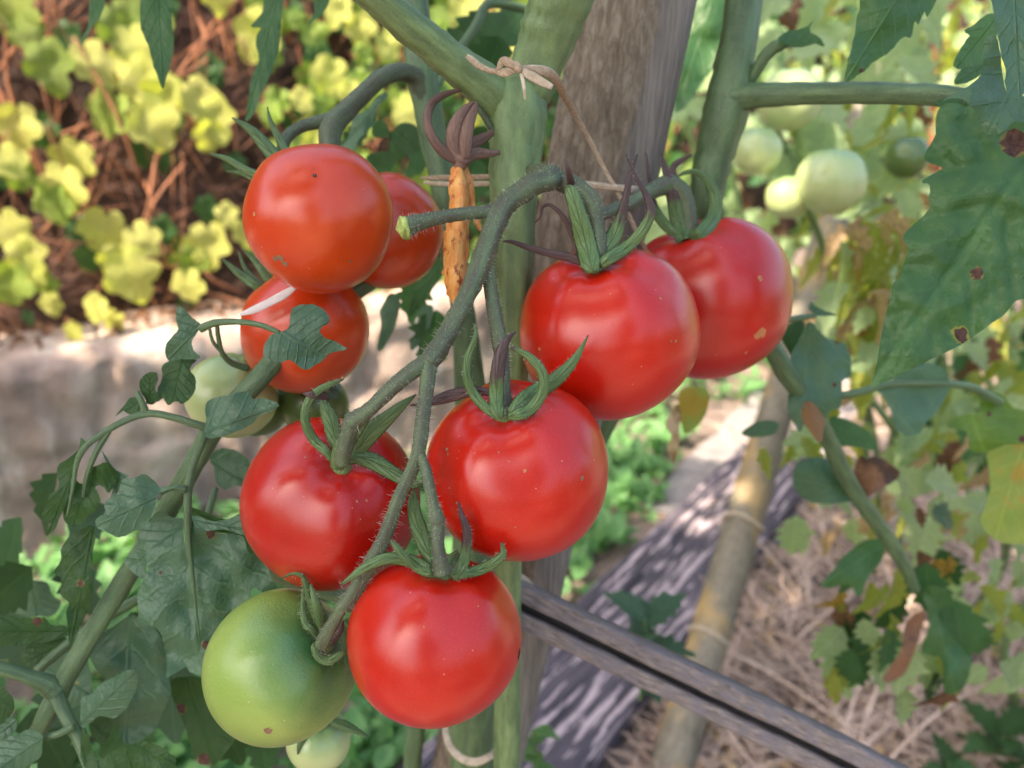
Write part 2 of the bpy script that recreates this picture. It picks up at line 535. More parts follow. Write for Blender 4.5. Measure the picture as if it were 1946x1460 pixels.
# ================================================================ SETTING
M = {}
M['soil'] = plain_mat('soil', (.17, .125, .11), .95, .45, 9, .02, 60, c2=(.38, .29, .26))
M['grass'] = leaf_mat('grass', (.07, .20, .065), (.19, .38, .15), trans=.3, sc=.3)
M['straw'] = plain_mat('straw', (.50, .34, .26), .8, .4, 14, c2=(.74, .58, .50))
M['stone'] = None
def stone_mat():
    m, nt, b = mat_new('stone')
    ob = coords(nt)
    f = noise_(nt, ob, 5, 6, .65, .4)
    col = ramp(nt, f, [(.28, (.17, .125, .105)), (.5, (.44, .33, .28)), (.7, (.72, .60, .52))])
    f2 = noise_(nt, stretch(nt, ob, (1, 1, .25)), 14, 4, .6)
    col = mixc(nt, ramp(nt, f2, [(.5, (0, 0, 0)), (.68, (.7, .7, .7))]), col, (.62, .58, .55))
    f3 = noise_(nt, ob, 8, 5, .7)
    col = mixc(nt, ramp(nt, f3, [(.60, (0, 0, 0)), (.72, (.7, .7, .7))]), col, (.10, .09, .09))
    nt.links.new(col, b.inputs['Base Color']); b.inputs['Roughness'].default_value = .9
    bump(nt, b, noise_(nt, ob, 30, 6, .7), .01)
    return m
M['stone'] = stone_mat()
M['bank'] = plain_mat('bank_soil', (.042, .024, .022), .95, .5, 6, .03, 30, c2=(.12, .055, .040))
M['twig'] = plain_mat('twig', (.10, .05, .04), .8, .4, 7, c2=(.52, .21, .11))  # bright orange end of the ramp stands in for lit glints on the bank twigs
M['path'] = plain_mat('path_slab', (.26, .24, .25), .85, .3, 20, .004, 90)

rs = random.Random(3)
def hgt(x, y):
    return .018 * noise.noise(Vector((x * 3, y * 3, 0))) + .008 * noise.noise(Vector((x * 14, y * 14, 2)))
mb = MB()
nx, ny = 120, 120
vs = []
for j in range(ny + 1):
    for i in range(nx + 1):
        u = (i / nx - .5) * 2; v = j / ny
        x = math.copysign(abs(u) ** 2.6, u) * 30; y = -12 + v * 14.5 if v < .8 else None
        y = (math.copysign(abs((v - .35) / .65) ** 2.4, v - .35)) * 30 + 1.2
        vs.append(Vector((x, y, hgt(x, y) - .005 if abs(x) < 4 and abs(y) < 6 else 0)))
fs = [(j * (nx + 1) + i, j * (nx + 1) + i + 1, (j + 1) * (nx + 1) + i + 1, (j + 1) * (nx + 1) + i) for j in range(ny) for i in range(nx)]
mb.add(vs, fs)
o = mb.build('ground', M['soil'], origin=(0, 0, 0)); tag(o, kind='structure')

# stone retaining wall on the left, bank of earth behind it
w0 = G(-60, 1075); w1 = G(860, 842)
wd = (w1 - w0).normalized(); wn = Vector((-wd.y, wd.x, 0))
if wn.y < 0: wn = -wn
WH = .43; WT = .30
wl = empty('stone_wall', w0 + wd * .8, 'low weathered pinkish stone wall with a worn top, left behind the tomato plant', 'wall')
mb = MB()
L0, L1 = -1.6, (w1 - w0).length + 1.3
def wallpt(l, h, t, s=0):
    q = Vector((l * 2.5, h * 4, t * 4))
    if 0 < h < .40:
        row = 0 if h < .2 else 1
        jl = (l + row * .31 + .03 * noise.noise(Vector((l, h * 9, 3)))) % .62
        t += .016 * math.exp(-(min(jl, .62 - jl) / .018) ** 2) + .014 * math.exp(-((h - .2 - .01 * noise.noise(Vector((l * 4, 0, 0)))) / .012) ** 2)
    t += .012 * noise.noise(Vector((l * 14, h * 14, 8)))
    return w0 + wd * l + wn * (t + .012 * noise.noise(q * 2) + .006 * noise.noise(q * 7)) + Vector((0, 0, h))
n = 460; prof = [(k_ * .0195, .0) for k_ in range(20)] + [(.385, .0), (.405, .006), (.425, .022), (.432, .05), (.434, .12), (.432, .20), (.43, .30), (.3, .31), (-.1, .31)]
vs = []
for i in range(n + 1):
    l = L0 + (L1 - L0) * i / n
    for h, t in prof:
        hh = h if h <= 0 else h + .010 * noise.noise(Vector((l * 3, t * 5, 1)))
        vs.append(wallpt(l, hh, t))
k = len(prof)
mb.add(vs, [(i * k + j, (i + 1) * k + j, (i + 1) * k + j + 1, i * k + j + 1) for i in range(n) for j in range(k - 1)])
mb.build('masonry', M['stone'], wl)
# bank
mb = MB(); n = 130; kk = 40; vs = []
for i in range(n + 1):
    l = -3.2 + 7.6 * i / n
    for j in range(kk + 1):
        s = j / kk
        h = .40 + 2.1 * s ** 1.1; t = .24 + .5 * s + .10 * noise.noise(Vector((l * 3, s * 7, 4))) + .05 * noise.noise(Vector((l * 11, s * 22, 4)))
        vs.append(w0 + wd * l + wn * t + Vector((0, 0, h)))
mb.add(vs, [(i * (kk + 1) + j, (i + 1) * (kk + 1) + j, (i + 1) * (kk + 1) + j + 1, i * (kk + 1) + j + 1) for i in range(n) for j in range(kk)])
tag(mb.build('earth_bank', M['bank'], origin=w0), kind='structure')
def bankpt(px, py, off=.06):
    """point just in front of the bank along the pixel's ray"""
    r = ray(px, py)
    # bank front plane: t = .24+.5*s, h = .4+2.1s  ->  t = .24+.238*(h-.4)
    p0 = w0 + wn * .24 + Vector((0, 0, .40)); nn = (wn - Vector((0, 0, .238))).normalized()
    lam = (p0 - CO).dot(nn) / r.dot(nn)
    return CO + r * lam - wn * off

# path slabs
pa = MB()
a, b_, c_, d_ = G(1290, 905), G(1430, 760), G(1560, 700), G(1400, 900)
q0 = G(1180, 1010, .004); q1 = G(1480, 700, .004)
pd = (q1 - q0).normalized(); pn = Vector((pd.y, -pd.x, 0)).normalized()
vs = []
for i in range(13):
    for s in (0, 1, 2, 3):
        p = q0 + pd * ((q1 - q0).length * i / 12 * 1.2 + .12) + pn * (s * .11 + .02 * noise.noise(Vector((i * .9, s, 0))))
        vs.append(Vector((p.x, p.y, .012)))
pa.add(vs, [(i * 4 + s, (i + 1) * 4 + s, (i + 1) * 4 + s + 1, i * 4 + s + 1) for i in range(12) for s in range(3)])
tag(pa.build('path', M['path']), kind='structure')

# ================================================================ LEAF POOLS
def pool(name, mats, kinds, lobes, depth, w, **k):
    out = []
    for mi, m in enumerate(mats):
        for i in range(kinds):
            r_ = random.Random(i * 17 + mi)
            out.append(leaf_mesh(name, outline_leaflet(r_, lobes, depth, w), m, seed=i + mi * 5, **k))
    return out
M['lf'] = leaf_mat('leaf_green', (.032, .100, .032), (.066, .170, .055), spots=.12, trans=.25, rough=.46)
M['lfb'] = leaf_mat('leaf_bluish', (.040, .105, .058), (.080, .170, .095), spots=.08, trans=.18, rough=.42)
M['lfd'] = leaf_mat('leaf_deep', (.018, .060, .014), (.038, .110, .024), spots=.10, trans=.3, rough=.55)
M['lfy'] = leaf_mat('leaf_yellowing', (.16, .26, .06), (.36, .38, .08), spots=.3, trans=.35, dry=.25, drycol=(.36, .25, .04))
M['lfm'] = leaf_mat('leaf_mid_green', (.07, .15, .02), (.16, .27, .05), spots=.05, trans=.35)
M['lspot'] = plain_mat('leaf_scorch', (.055, .024, .018), .85, .5, 400, .0004, 900, c2=(.13, .06, .04))
M['lhalo'] = plain_mat('leaf_scorch_edge', (.13, .13, .03), .7, .3, 300, c2=(.22, .18, .04))
M['lfp'] = leaf_mat('leaf_pale', (.22, .36, .19), (.48, .58, .36), trans=.35, spots=.1, sc=.4)
M['lfo'] = leaf_mat('leaf_orange_dry', (.40, .22, .03), (.50, .38, .06), trans=.3, dry=.5, drycol=(.22, .09, .04))
M['lfx'] = leaf_mat('leaf_dead', (.13, .06, .035), (.26, .13, .07), trans=.15, dry=.3, drycol=(.07, .04, .03), rough=.8)
M['lft'] = leaf_mat('leaf_tan', (.45, .32, .20), (.60, .45, .32), trans=.25, dry=.4, drycol=(.26, .15, .08), rough=.8)
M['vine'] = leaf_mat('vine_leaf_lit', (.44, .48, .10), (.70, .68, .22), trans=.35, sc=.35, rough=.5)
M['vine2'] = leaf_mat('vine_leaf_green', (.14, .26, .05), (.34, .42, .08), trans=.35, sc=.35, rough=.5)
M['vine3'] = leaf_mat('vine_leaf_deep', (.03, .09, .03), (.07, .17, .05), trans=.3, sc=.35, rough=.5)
P_green = pool('leaflet', [M['lf'], M['lfd']], 3, 4, .28, .34)
P_blue = pool('leaflet', [M['lfb']], 3, 4, .25, .36)
P_yel = pool('leaflet', [M['lfy']], 4, 3, .3, .19, droop=.5, fold=.25)
P_pale = pool('leaflet', [M['lfp']], 4, 4, .3, .34)
P_or = pool('leaflet', [M['lfo'], M['lfx']], 2, 3, .3, .22, droop=.7, fold=.3, wav=.12)
P_tan = pool('leaflet', [M['lft']], 3, 2, .3, .18, droop=.8, fold=.4, wav=.15)
P_small = pool('small_leaf', [M['grass']], 3, 1, .0, .28, step=.2)
def vines(m, n):
    return [leaf_mesh('vine_leaf', outline_vine(random.Random(i * 31 + 5)), m, step=.13, fold=.10, droop=.15, wav=.10, seed=i) for i in range(n)]
P_v1 = vines(M['vine'], 4); P_v2 = vines(M['vine2'], 4); P_v3 = vines(M['vine3'], 3)

# ================================================================ CLIMBING VINE ON THE BANK
vine = empty('climbing_vine', bankpt(300, 600, 0), 'yellow-green lobed vine climbing the brown bank above the stone wall', 'vine')
rs = random.Random(21)
tw = MB()
for i in range(360):
    px = rs.uniform(-200, 1450) if i % 3 else rs.uniform(-60, 760); py = rs.uniform(-150, 640)
    p = bankpt(px, py, rs.uniform(-.02, .07))
    ang = rs.gauss(1.45, .6); ln = rs.uniform(.08, .42)
    d = (wd * math.cos(ang) + Vector((0, 0, 1)) * math.sin(ang)); d = d - wn * .02
    q = p + d * ln
    r0 = rs.choice((.0015, .002, .003, .005))
    md = (p + q) / 2 + wd * rs.uniform(-.04, .04) - wn * rs.uniform(0, .04)
    tube(tw, [tuple(p) + (r0,), tuple(md) + (r0 * .8,), tuple(q) + (r0 * .5,)], seg=5, sub=3)
tw.build('twigs', M['twig'], vine)['kind'] = 'stuff'
# big lit leaves, where the photograph shows them: (x, y, width px)
big = [(20, 28, 100), (45, 70, 70), (215, 62, 100), (265, 45, 85), (240, 100, 90), (85, 128, 95), (168, 128, 90), (255, 158, 100), (283, 178, 80), (193, 214, 92),
       (268, 232, 95), (350, 190, 85), (382, 222, 80), (372, 255, 60), (462, 72, 95), (470, 50, 60), (28, 238, 85), (12, 300, 70), (30, 325, 60), (128, 300, 88), (108, 350, 100), (92, 378, 80),
       (182, 430, 92), (250, 440, 70), (232, 505, 105), (205, 480, 70), (370, 452, 90), (345, 485, 70), (18, 425, 80), (45, 470, 80), (52, 500, 60), (12, 520, 85), (330, 520, 65),
       (585, 148, 75), (620, 180, 50), (650, 60, 60), (700, 90, 55), (600, 30, 60), (545, 190, 50), (650, 240, 60), (740, 215, 70), (760, 175, 50), (500, 330, 60), (470, 360, 50), (560, 270, 55),
       (400, 395, 50), (440, 430, 60), (200, 590, 50), (165, 560, 60), (125, 600, 45), (90, 560, 50), (805, 60, 80), (850, 35, 80), (905, 110, 70), (830, 120, 60), (780, 270, 55), (860, 210, 60), (790, 320, 60), (920, 50, 60), (385, 8, 60)]
def vleaf(pool_, x, y, w, off, parent, name='leaf', jit=.3, mb=None):
    p = bankpt(x, y, off)
    size = pxm(w, depth_of(p)) / 1.0
    nrm = (-wn * 1.0 + Vector((0, 0, .45)) + Vector((rs.uniform(-jit, jit), 0, rs.uniform(-jit, jit))) + Vector((-.25, 0, 0))).normalized()
    upd = Vector((rs.uniform(-.7, .7), 0, -1))
    me = rs.choice(pool_)
    Mx = orient(p, upd, nrm, size)
    Mx = Mx @ Matrix.Translation((0, -.45, 0))
    if mb is not None: merge_leaf(mb, me, Mx, 0); return
    return place(name, me, Mx, parent)
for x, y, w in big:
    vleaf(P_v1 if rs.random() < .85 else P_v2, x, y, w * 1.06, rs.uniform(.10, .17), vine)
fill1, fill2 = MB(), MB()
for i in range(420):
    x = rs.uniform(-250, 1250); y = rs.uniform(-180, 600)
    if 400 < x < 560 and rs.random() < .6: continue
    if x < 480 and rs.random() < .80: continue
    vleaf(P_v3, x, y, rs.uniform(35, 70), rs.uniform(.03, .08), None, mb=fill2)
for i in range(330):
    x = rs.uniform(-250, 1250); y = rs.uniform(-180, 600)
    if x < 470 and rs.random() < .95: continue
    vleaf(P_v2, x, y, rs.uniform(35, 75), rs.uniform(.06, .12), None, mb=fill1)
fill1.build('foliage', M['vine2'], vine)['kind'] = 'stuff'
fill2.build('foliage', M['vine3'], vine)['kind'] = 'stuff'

# fallen leaves and litter on the wall top
lit = MB(); rs = random.Random(5)
for i in range(420):
    l = rs.uniform(-.9, 2.2)
    t = rs.uniform(.12, .30) if rs.random() < .8 else rs.uniform(.03, .2)
    p = w0 + wd * l + wn * t + Vector((0, 0, WH + .012 + rs.uniform(0, .015)))
    merge_leaf(lit, rs.choice(P_or[2:] + P_tan), orient(p, Vector((rs.uniform(-1, 1), rs.uniform(-1, 1), .1)), Vector((rs.uniform(-.5, .5), rs.uniform(-.5, .5), 1)), rs.uniform(.02, .05)))
tag(lit.build('leaf_litter', M['lfx']), 'brown fallen leaves lying along the top of the stone wall', 'leaf litter', kind='stuff')

# ================================================================ GRASS AND GROUND COVER
def tuft(mb, p, n, h, spread, rs, pool_=P_small, up=1.0):
    for _ in range(n):
        a = rs.uniform(0, 6.28)
        d = Vector((math.cos(a), math.sin(a), up * rs.uniform(.5, 1.6))).normalized()
        q = p + Vector((rs.uniform(-spread, spread), rs.uniform(-spread, spread), rs.uniform(0, h * .6)))
        merge_leaf(mb, rs.choice(pool_), orient(q, d, Vector((rs.uniform(-.4, .4), rs.uniform(-.8, 0), 1)), h * rs.uniform(.5, 1.1)))
rs = random.Random(9)
gr = MB()
def inpoly(x, y, poly):
    c = False; n = len(poly)
    for i in range(n):
        x1, y1 = poly[i]; x2, y2 = poly[(i + 1) % n]
        if (y1 > y) != (y2 > y) and x < (x2 - x1) * (y - y1) / (y2 - y1) + x1: c = not c
    return c
gpoly = [(980, 1260), (1050, 1150), (1240, 960), (1420, 800), (1560, 690), (1500, 560), (1250, 560), (1000, 640), (900, 900), (760, 850), (700, 1000)]
cnt = 0
while cnt < 340:
    x = rs.uniform(600, 1600); y = rs.uniform(500, 1300)
    if not inpoly(x, y, gpoly): continue
    if inpoly(x, y, [(1230, 900), (1300, 940), (1440, 800), (1380, 760)]) and rs.random() < .9: continue
    cnt += 1
    tuft(gr, G(x, y), 7, rs.uniform(.035, .075), .05, rs)
cnt = 0
gp2 = [(-80, 1040), (300, 1000), (520, 980), (760, 1000), (800, 1500), (-80, 1500)]
while cnt < 250:
    x = rs.uniform(-80, 800); y = rs.uniform(980, 1500)
    if not inpoly(x, y, gp2): continue
    if (G(x, y) - w0).dot(wn) > -.02: continue
    if noise.noise(Vector((x / 130, y / 130, 3))) > .15: continue
    cnt += 1
    tuft(gr, G(x, y), 7, rs.uniform(.03, .07), .045, rs)
tag(gr.build('ground_cover', M['grass'], origin=(0, 1.2, 0)), 'low green grassy weeds growing over the soil by the path and wall', 'ground cover', kind='stuff')

# straw and dry litter on the right-hand bed
st = MB(); rs = random.Random(14)
spoly = [(1180, 1500), (1300, 1300), (1420, 950), (1560, 760), (2100, 560), (2150, 1500)]
cnt = 0
while cnt < 2600:
    x = rs.uniform(1150, 2100); y = rs.uniform(600, 1500)
    if not inpoly(x, y, spoly): continue
    cnt += 1
    p = G(x, y, .006); a = rs.uniform(0, 3.14); ln = rs.uniform(.03, .13) * (1.6 if rs.random() < .1 else 1); r0 = rs.choice((.0008, .0014, .0022))
    d = Vector((math.cos(a), math.sin(a), rs.uniform(-.05, .35)))
    q = p + d * ln; md = (p + q) / 2 + Vector((0, 0, rs.uniform(0, .02)))
    p.z = max(p.z, .004)
    tube(st, [tuple(p) + (r0,), tuple(md) + (r0,), tuple(q) + (r0 * .6,)], seg=4, sub=2, cap=False)
cnt = 0
while cnt < 110:
    x = rs.uniform(1150, 2000); y = rs.uniform(800, 1500)
    if not inpoly(x, y, spoly): continue
    cnt += 1
    p = G(x, y, .01); a = rs.gauss(1.2, .9); ln = rs.uniform(.10, .30); d = Vector((math.cos(a), math.sin(a), rs.uniform(0, .6)))
    q = p + d * ln; md = (p + q) / 2 + Vector((rs.uniform(-.02, .02), 0, rs.uniform(0, .03)))
    r0 = rs.choice((.0016, .0022, .0032))
    tube(st, [tuple(p) + (r0,), tuple(md) + (r0,), tuple(q) + (r0 * .5,)], seg=6, sub=4)
tag(st.build('straw_litter', M['straw'], origin=(.5, 1.2, 0)), 'pale dry straw and stalks scattered on the brown bed', 'straw', kind='stuff')
lt = MB(); cnt = 0
while cnt < 200:
    x = rs.uniform(1150, 2100); y = rs.uniform(650, 1500)
    if not inpoly(x, y, spoly): continue
    cnt += 1
    merge_leaf(lt, rs.choice(P_or + P_tan), orient(G(x, y, .015), Vector((rs.uniform(-1, 1), rs.uniform(-1, 1), .2)), Vector((rs.uniform(-.6, .6), rs.uniform(-.6, .6), 1)), rs.uniform(.02, .055)), 0)
tag(lt.build('fallen_leaves', M['lft'], origin=(.5, 1.2, 0)), 'tan fallen leaves littering the bed at right', 'leaf litter', kind='stuff')

# ================================================================ TIMBER PLANK ON THE GROUND
ZP = .06
pv = ray(2120, 174); pv.z = 0; pv.normalize()
A = G(1050, 1187, ZP); B = G(1166, 1455, ZP)
ps = Vector((pv.y, -pv.x, 0)); width = abs((B - A).dot(ps))
far = (G(1424, 842, ZP) - A).dot(pv); near = -.75
mb = MB(); ns = 60
vs = []
prof = [(0, -.045), (0, 0), (.12, .0), (.13, -.005), (.15, -.005), (.16, 0), (.27, 0), (.28, -.005), (.30, -.005), (.31, 0), (.98, 0), (1, -.003), (1, -.045)]
for i in range(ns + 1):
    l = near + (far - near) * i / ns
    for s, z in prof:
        vs.append(A + pv * l + ps * (s * width * .86) + Vector((0, 0, z + .002 * noise.noise(Vector((l * 5, s * 6, 0))))))
k = len(prof)
mb.add(vs, [(i * k + j, i * k + j + 1, (i + 1) * k + j + 1, (i + 1) * k + j) for i in range(ns) for j in range(k - 1)] + [tuple(range(k))[::-1], tuple(ns * k + j for j in range(k))])
M['plank'] = wood_mat('weathered_plank', (.030, .028, .042), (.11, .094, .125), tuple(pv), 70, 5, .8, patch=(.46, .38, .42), pth=(.54, .59), bd=.002, psc=80)
for n_ in M['plank'].node_tree.nodes:
    if n_.bl_idname == 'ShaderNodeMapping' and abs(n_.inputs['Scale'].default_value[2] - 6) < .1: n_.inputs['Scale'].default_value = (1, 1, 1.5)
o = mb.build('timber_plank', M['plank'], smooth=False)
tag(o, 'long weathered grey-purple board with worn stripes lying on the ground behind the grooved rail', 'plank')

# ================================================================ STAKES AND RAIL
def post_mat():
    m, nt, b = mat_new('grey_post_wood')
    ob = coords(nt)
    v = stretch(nt, ob, (1, 1, .3))
    f = noise_(nt, v, 260, 6, .7, .4); f2 = noise_(nt, stretch(nt, ob, (1, 1, .12)), 90, 4, .6)
    rgh = ramp(nt, math_(nt, 'ADD', math_(nt, 'MULTIPLY', f, .7), math_(nt, 'MULTIPLY', f2, .3)), [(.34, (.09, .070, .050)), (.5, (.22, .18, .135)), (.66, (.38, .345, .28))])
    f3 = noise_(nt, stretch(nt, ob, (1, 1, .04)), 420, 5, .7)
    smo = mixc(nt, .5, ramp(nt, f2, [(.3, (.10, .092, .082)), (.7, (.27, .25, .22))]), ramp(nt, f3, [(.35, (.07, .064, .058)), (.62, (.34, .31, .27))]))
    sx = N(nt, 'ShaderNodeAttribute'); sx.attribute_name = 'val'
    e = math_(nt, 'ADD', sx.outputs['Fac'], math_(nt, 'MULTIPLY', math_(nt, 'SUBTRACT', noise_(nt, ob, 50, 4), .5), .7))
    msk = ramp(nt, e, [(.45, (0, 0, 0)), (.62, (1, 1, 1))])
    col = mixc(nt, msk, smo, rgh)
    nt.links.new(col, b.inputs['Base Color']); b.inputs['Roughness'].default_value = .85
    bump(nt, b, math_(nt, 'MULTIPLY', f, mixc(nt, .6, (.8, .8, .8), msk)), .0030)
    return m
M['post'] = post_mat()
M['stake'] = wood_mat('bamboo_stake', (.12, .105, .080), (.25, .225, .175), (0, 0, 1), 120, 8, .6, patch=(.44, .30, .12), pth=(.5, .7), bd=.0008, psc=12)
M['black'] = plain_mat('groove_black', (.012, .011, .014), .6, .2, 40)
top = P(1236, -120, .40); bot = P(905, 1460, .545)
ax = (bot - top).normalized()
lam = (0 - bot.z) / ax.z
bot2 = bot + ax * (lam + .04)
mb = MB()
c0 = top - ax * .15
Ln = (bot2 - c0).length
xx = ax.cross(CF).normalized(); yy = ax.cross(xx).normalized()
if yy.dot(CF) > 0: yy = -yy                      # yy towards the camera
if xx.dot(CR) < 0: xx = -xx
n = 160; vs = []; uvs = []; vals = []
prof = []
for i in range(40):
    a = 2 * math.pi * i / 40
    prof.append((math.cos(a), math.sin(a)))
for i in range(n + 1):
    l = Ln * i / n; c = c0 + ax * l
    for j, (u, v) in enumerate(prof):
        a = math.atan2(v, u)
        r = .0300
        # planed face turned to the left front, round bark side to the right
        fa = R(125)
        dd = math.cos(a - fa)
        if dd > .62: r = r * .62 / dd
        fb = R(62); dd = math.cos(a - fb)
        if dd > .93: r = min(r, .0300 * .93 / dd)
        q = Vector((u * 1.5, v * 1.5, l * 9))
        flat = 1 if math.cos(a - fa) > .6 else .35
        r += flat * (.0007 * noise.noise(Vector((u * 22, v * 22, l * 60))) + .0008 * noise.noise(q * 2)) + .0012 * noise.noise(Vector((u, v, l * 5)))
        vs.append(c + xx * u * r + yy * v * r); vals.append(max(0, min(1, .5 + 1.1 * (math.cos(a - R(150)) - .15))))
mb.add(vs, [(i * 40 + j, (i + 1) * 40 + j, (i + 1) * 40 + (j + 1) % 40, i * 40 + (j + 1) % 40) for i in range(n) for j in range(40)] + [tuple(range(40)), tuple(n * 40 + j for j in range(40))[::-1]], 0, None, vals)
o = mb.build('wooden_post', M['post'], origin=bot2)
tag(o, 'thick grey weathered wooden post with a rough planed face, directly behind the main tomato stem', 'post')
def postpt(px, py, front=0.0):
    r = ray(px, py)
    # closest point on the axis line
    w = CO - top; a = r.dot(r); b = r.dot(ax); c = ax.dot(ax); d = r.dot(w); e = ax.dot(w)
    return top + ax * ((a * e - b * d) / (a * c - b * b))

def bamboo(name, pts, label, rad_px, cat='stake'):
    e = pts[-1]
    em = empty(name, e, label, cat)
    mb = MB(); tube(mb, [tuple(p) + (rad_px,) for p in pts], seg=20, sub=10, rough=.06)
    mb.build('cane', M['stake'], em)
    return em
g0 = G(1270, 1475); t0 = P(1600, 360, 1.42)
axs = (g0 - t0)
bs = empty('garden_stake', g0, 'thick greenish-grey bamboo stake leaning over the end of the weathered board', 'stake')
mb = MB(); tube(mb, [tuple(t0 - axs * .25) + (.026,), tuple(t0 + axs * .3) + (.028,), tuple(t0 + axs * .7) + (.030,), tuple(g0 + axs.normalized() * .03) + (.031,)], seg=22, sub=14, rough=.05)
mb.build('cane', M['stake'], bs)
M['twine'] = plain_mat('twine', (.50, .41, .30), .8, .3, 300, c2=(.66, .56, .44))
for (px, py) in ((1410, 990), (1352, 1205)):
    # ring of twine round the stake
    s_ = min(((g0 * t + t0 * (1 - t)) for t in [i / 400 for i in range(401)]), key=lambda q: abs(((q - CO).dot(CR) / (q - CO).dot(CF)) * FPX + 973 - px) + abs(730 - (q - CO).dot(CU) / (q - CO).dot(CF) * FPX - py))
    an = axs.normalized(); u = an.cross(Vector((0, 1, 0))).normalized(); v = an.cross(u)
    pts = [tuple(s_ + (u * math.cos(a) + v * math.sin(a)) * .0322 + an * .004 * math.sin(a * 2)) + (.0028,) for a in [i * 6.2832 / 14 for i in range(15)]]
    tm = MB(); tube(tm, pts, seg=6, sub=4)
    tube(tm, [tuple(s_ + v * -.032) + (.002,), tuple(s_ + v * -.045 + u * .03) + (.002,), tuple(s_ + v * -.04 + u * .06 - Vector((0, 0, .02))) + (.001,)], seg=5)
    t_ = tm.build('twine_tie', M['twine'])
    tag(t_, ('upper' if py < 1100 else 'lower') + ' pale twine ring knotted round the leaning bamboo stake', 'plant tie', 'twine rings on the bamboo stake')

# grooved rail in front of the plank
ra = P(905, 1116, .425); rb = P(1735, 1520, .44)
M['rail'] = wood_mat('rail_wood', (.075, .062, .058), (.38, .32, .29), tuple(rb - ra), 620, 110, .85, patch=(.20, .18, .20), pth=(.38, .66), bd=.0011, psc=110)
rd = (rb - ra).normalized(); rn = rd.cross(CF).normalized()
if rn.dot(CU) < 0: rn = -rn
rf = rd.cross(rn).normalized()
if rf.dot(CF) > 0: rf = -rf            # towards the camera
rail = empty('grooved_rail', ra + (rb - ra) * .5, 'split weathered cane rail with a black groove running diagonally across the lower right', 'rail')
def bar(w0_, w1_, d0, d1, mat, name, rough=.0007, ln0=0, seed=0, hump=0.0):
    mb = MB(); n = 160; vs = []
    LL = (rb - ra).length
    pr = [(w0_, d0), (w0_ + (w1_ - w0_) * .04, d1 - .0012)]
    for k in range(1, 10):
        f = k / 10; pr.append((w0_ + (w1_ - w0_) * f, d1 + hump * math.sin(f * math.pi)))
    pr += [(w1_ - (w1_ - w0_) * .04, d1 - .0012), (w1_, d0)]
    for i in range(n + 1):
        l = LL * i / n
        sc = 1
        for j, (a, b) in enumerate(pr):
            e = rough * noise.noise(Vector((l * 70, j * .7, seed))) + rough * 1.4 * noise.noise(Vector((l * 12, seed, j * .2)))
            vs.append(ra + rd * l + rn * (a + e) + rf * (b + e * .5))
    k = len(pr)
    mb.add(vs, [(i * k + j, i * k + (j + 1) % k, (i + 1) * k + (j + 1) % k, (i + 1) * k + j) for i in range(n) for j in range(k)] + [tuple(range(k)), tuple(n * k + j for j in range(k))[::-1]])
    mb.build(name, mat, rail)
bar(.0026, .0132, -.010, .0030, M['rail'], 'upper_strip', hump=.0003, seed=1)
bar(-.0096, -.0006, -.010, .0030, M['rail'], 'lower_strip', hump=.0003, seed=2)
bar(-.0008, .0028, -.012, -.0035, M['black'], 'groove', rough=0, seed=3)
# ================================================================ THE MAIN TOMATO PLANT
M['stem'] = stem_mat('stem_green', (.085, .150, .060), (.150, .230, .095), .5)
M['stem2'] = stem_mat('stem_deep', (.055, .105, .050), (.090, .155, .070), .5)
M['truss'] = stem_mat('truss_green', (.065, .085, .055), (.125, .190, .090), .6, streak=(.085, .075, .060))
M['hair'] = plain_mat('stem_hair', (.62, .64, .55), .5, .1, 40)
M['cut'] = plain_mat('cut_stem_end', (.40, .50, .14), .7, .3, 500, .0005, 900)
HM = lambda k: [M[k], M['hair']]
def sepal_mat(name, thr=None):
    return leaf_mat(name, (.065, .135, .045), (.125, .215, .075), trans=0, rough=.5, tipdry=thr, drycol=(.075, .045, .045), vein=(.18, .26, .12))
M['sep'] = sepal_mat('sepal_green', .93)
M['sepd'] = sepal_mat('sepal_dry_tip', .42)
M['sepx'] = leaf_mat('sepal_dry', (.06, .035, .04), (.16, .10, .09), trans=0, rough=.75)
M['hub'] = stem_mat('calyx_hub', (.09, .15, .05), (.16, .24, .08))
M['husk'] = leaf_mat('husk_brown', (.13, .07, .055), (.30, .19, .15), trans=.1, rough=.7)
def husk_mat():
    m, nt, b = mat_new('shrivelled_orange')
    ob = coords(nt)
    col = ramp(nt, noise_(nt, stretch(nt, ob, (3, 3, 1)), 90, 4, .6), [(.3, (.60, .19, .03)), (.7, (.82, .46, .14))])
    f = noise_(nt, stretch(nt, ob, (1, 1, .6)), 330, 3, .7)
    col = mixc(nt, ramp(nt, f, [(.57, (0, 0, 0)), (.63, (1, 1, 1))]), col, (.30, .075, .02))
    nt.links.new(col, b.inputs['Base Color']); b.inputs['Roughness'].default_value = .5
    bump(nt, b, noise_(nt, stretch(nt, ob, (4, 4, 1)), 120, 4), .0012)
    return m
M['husko'] = husk_mat()

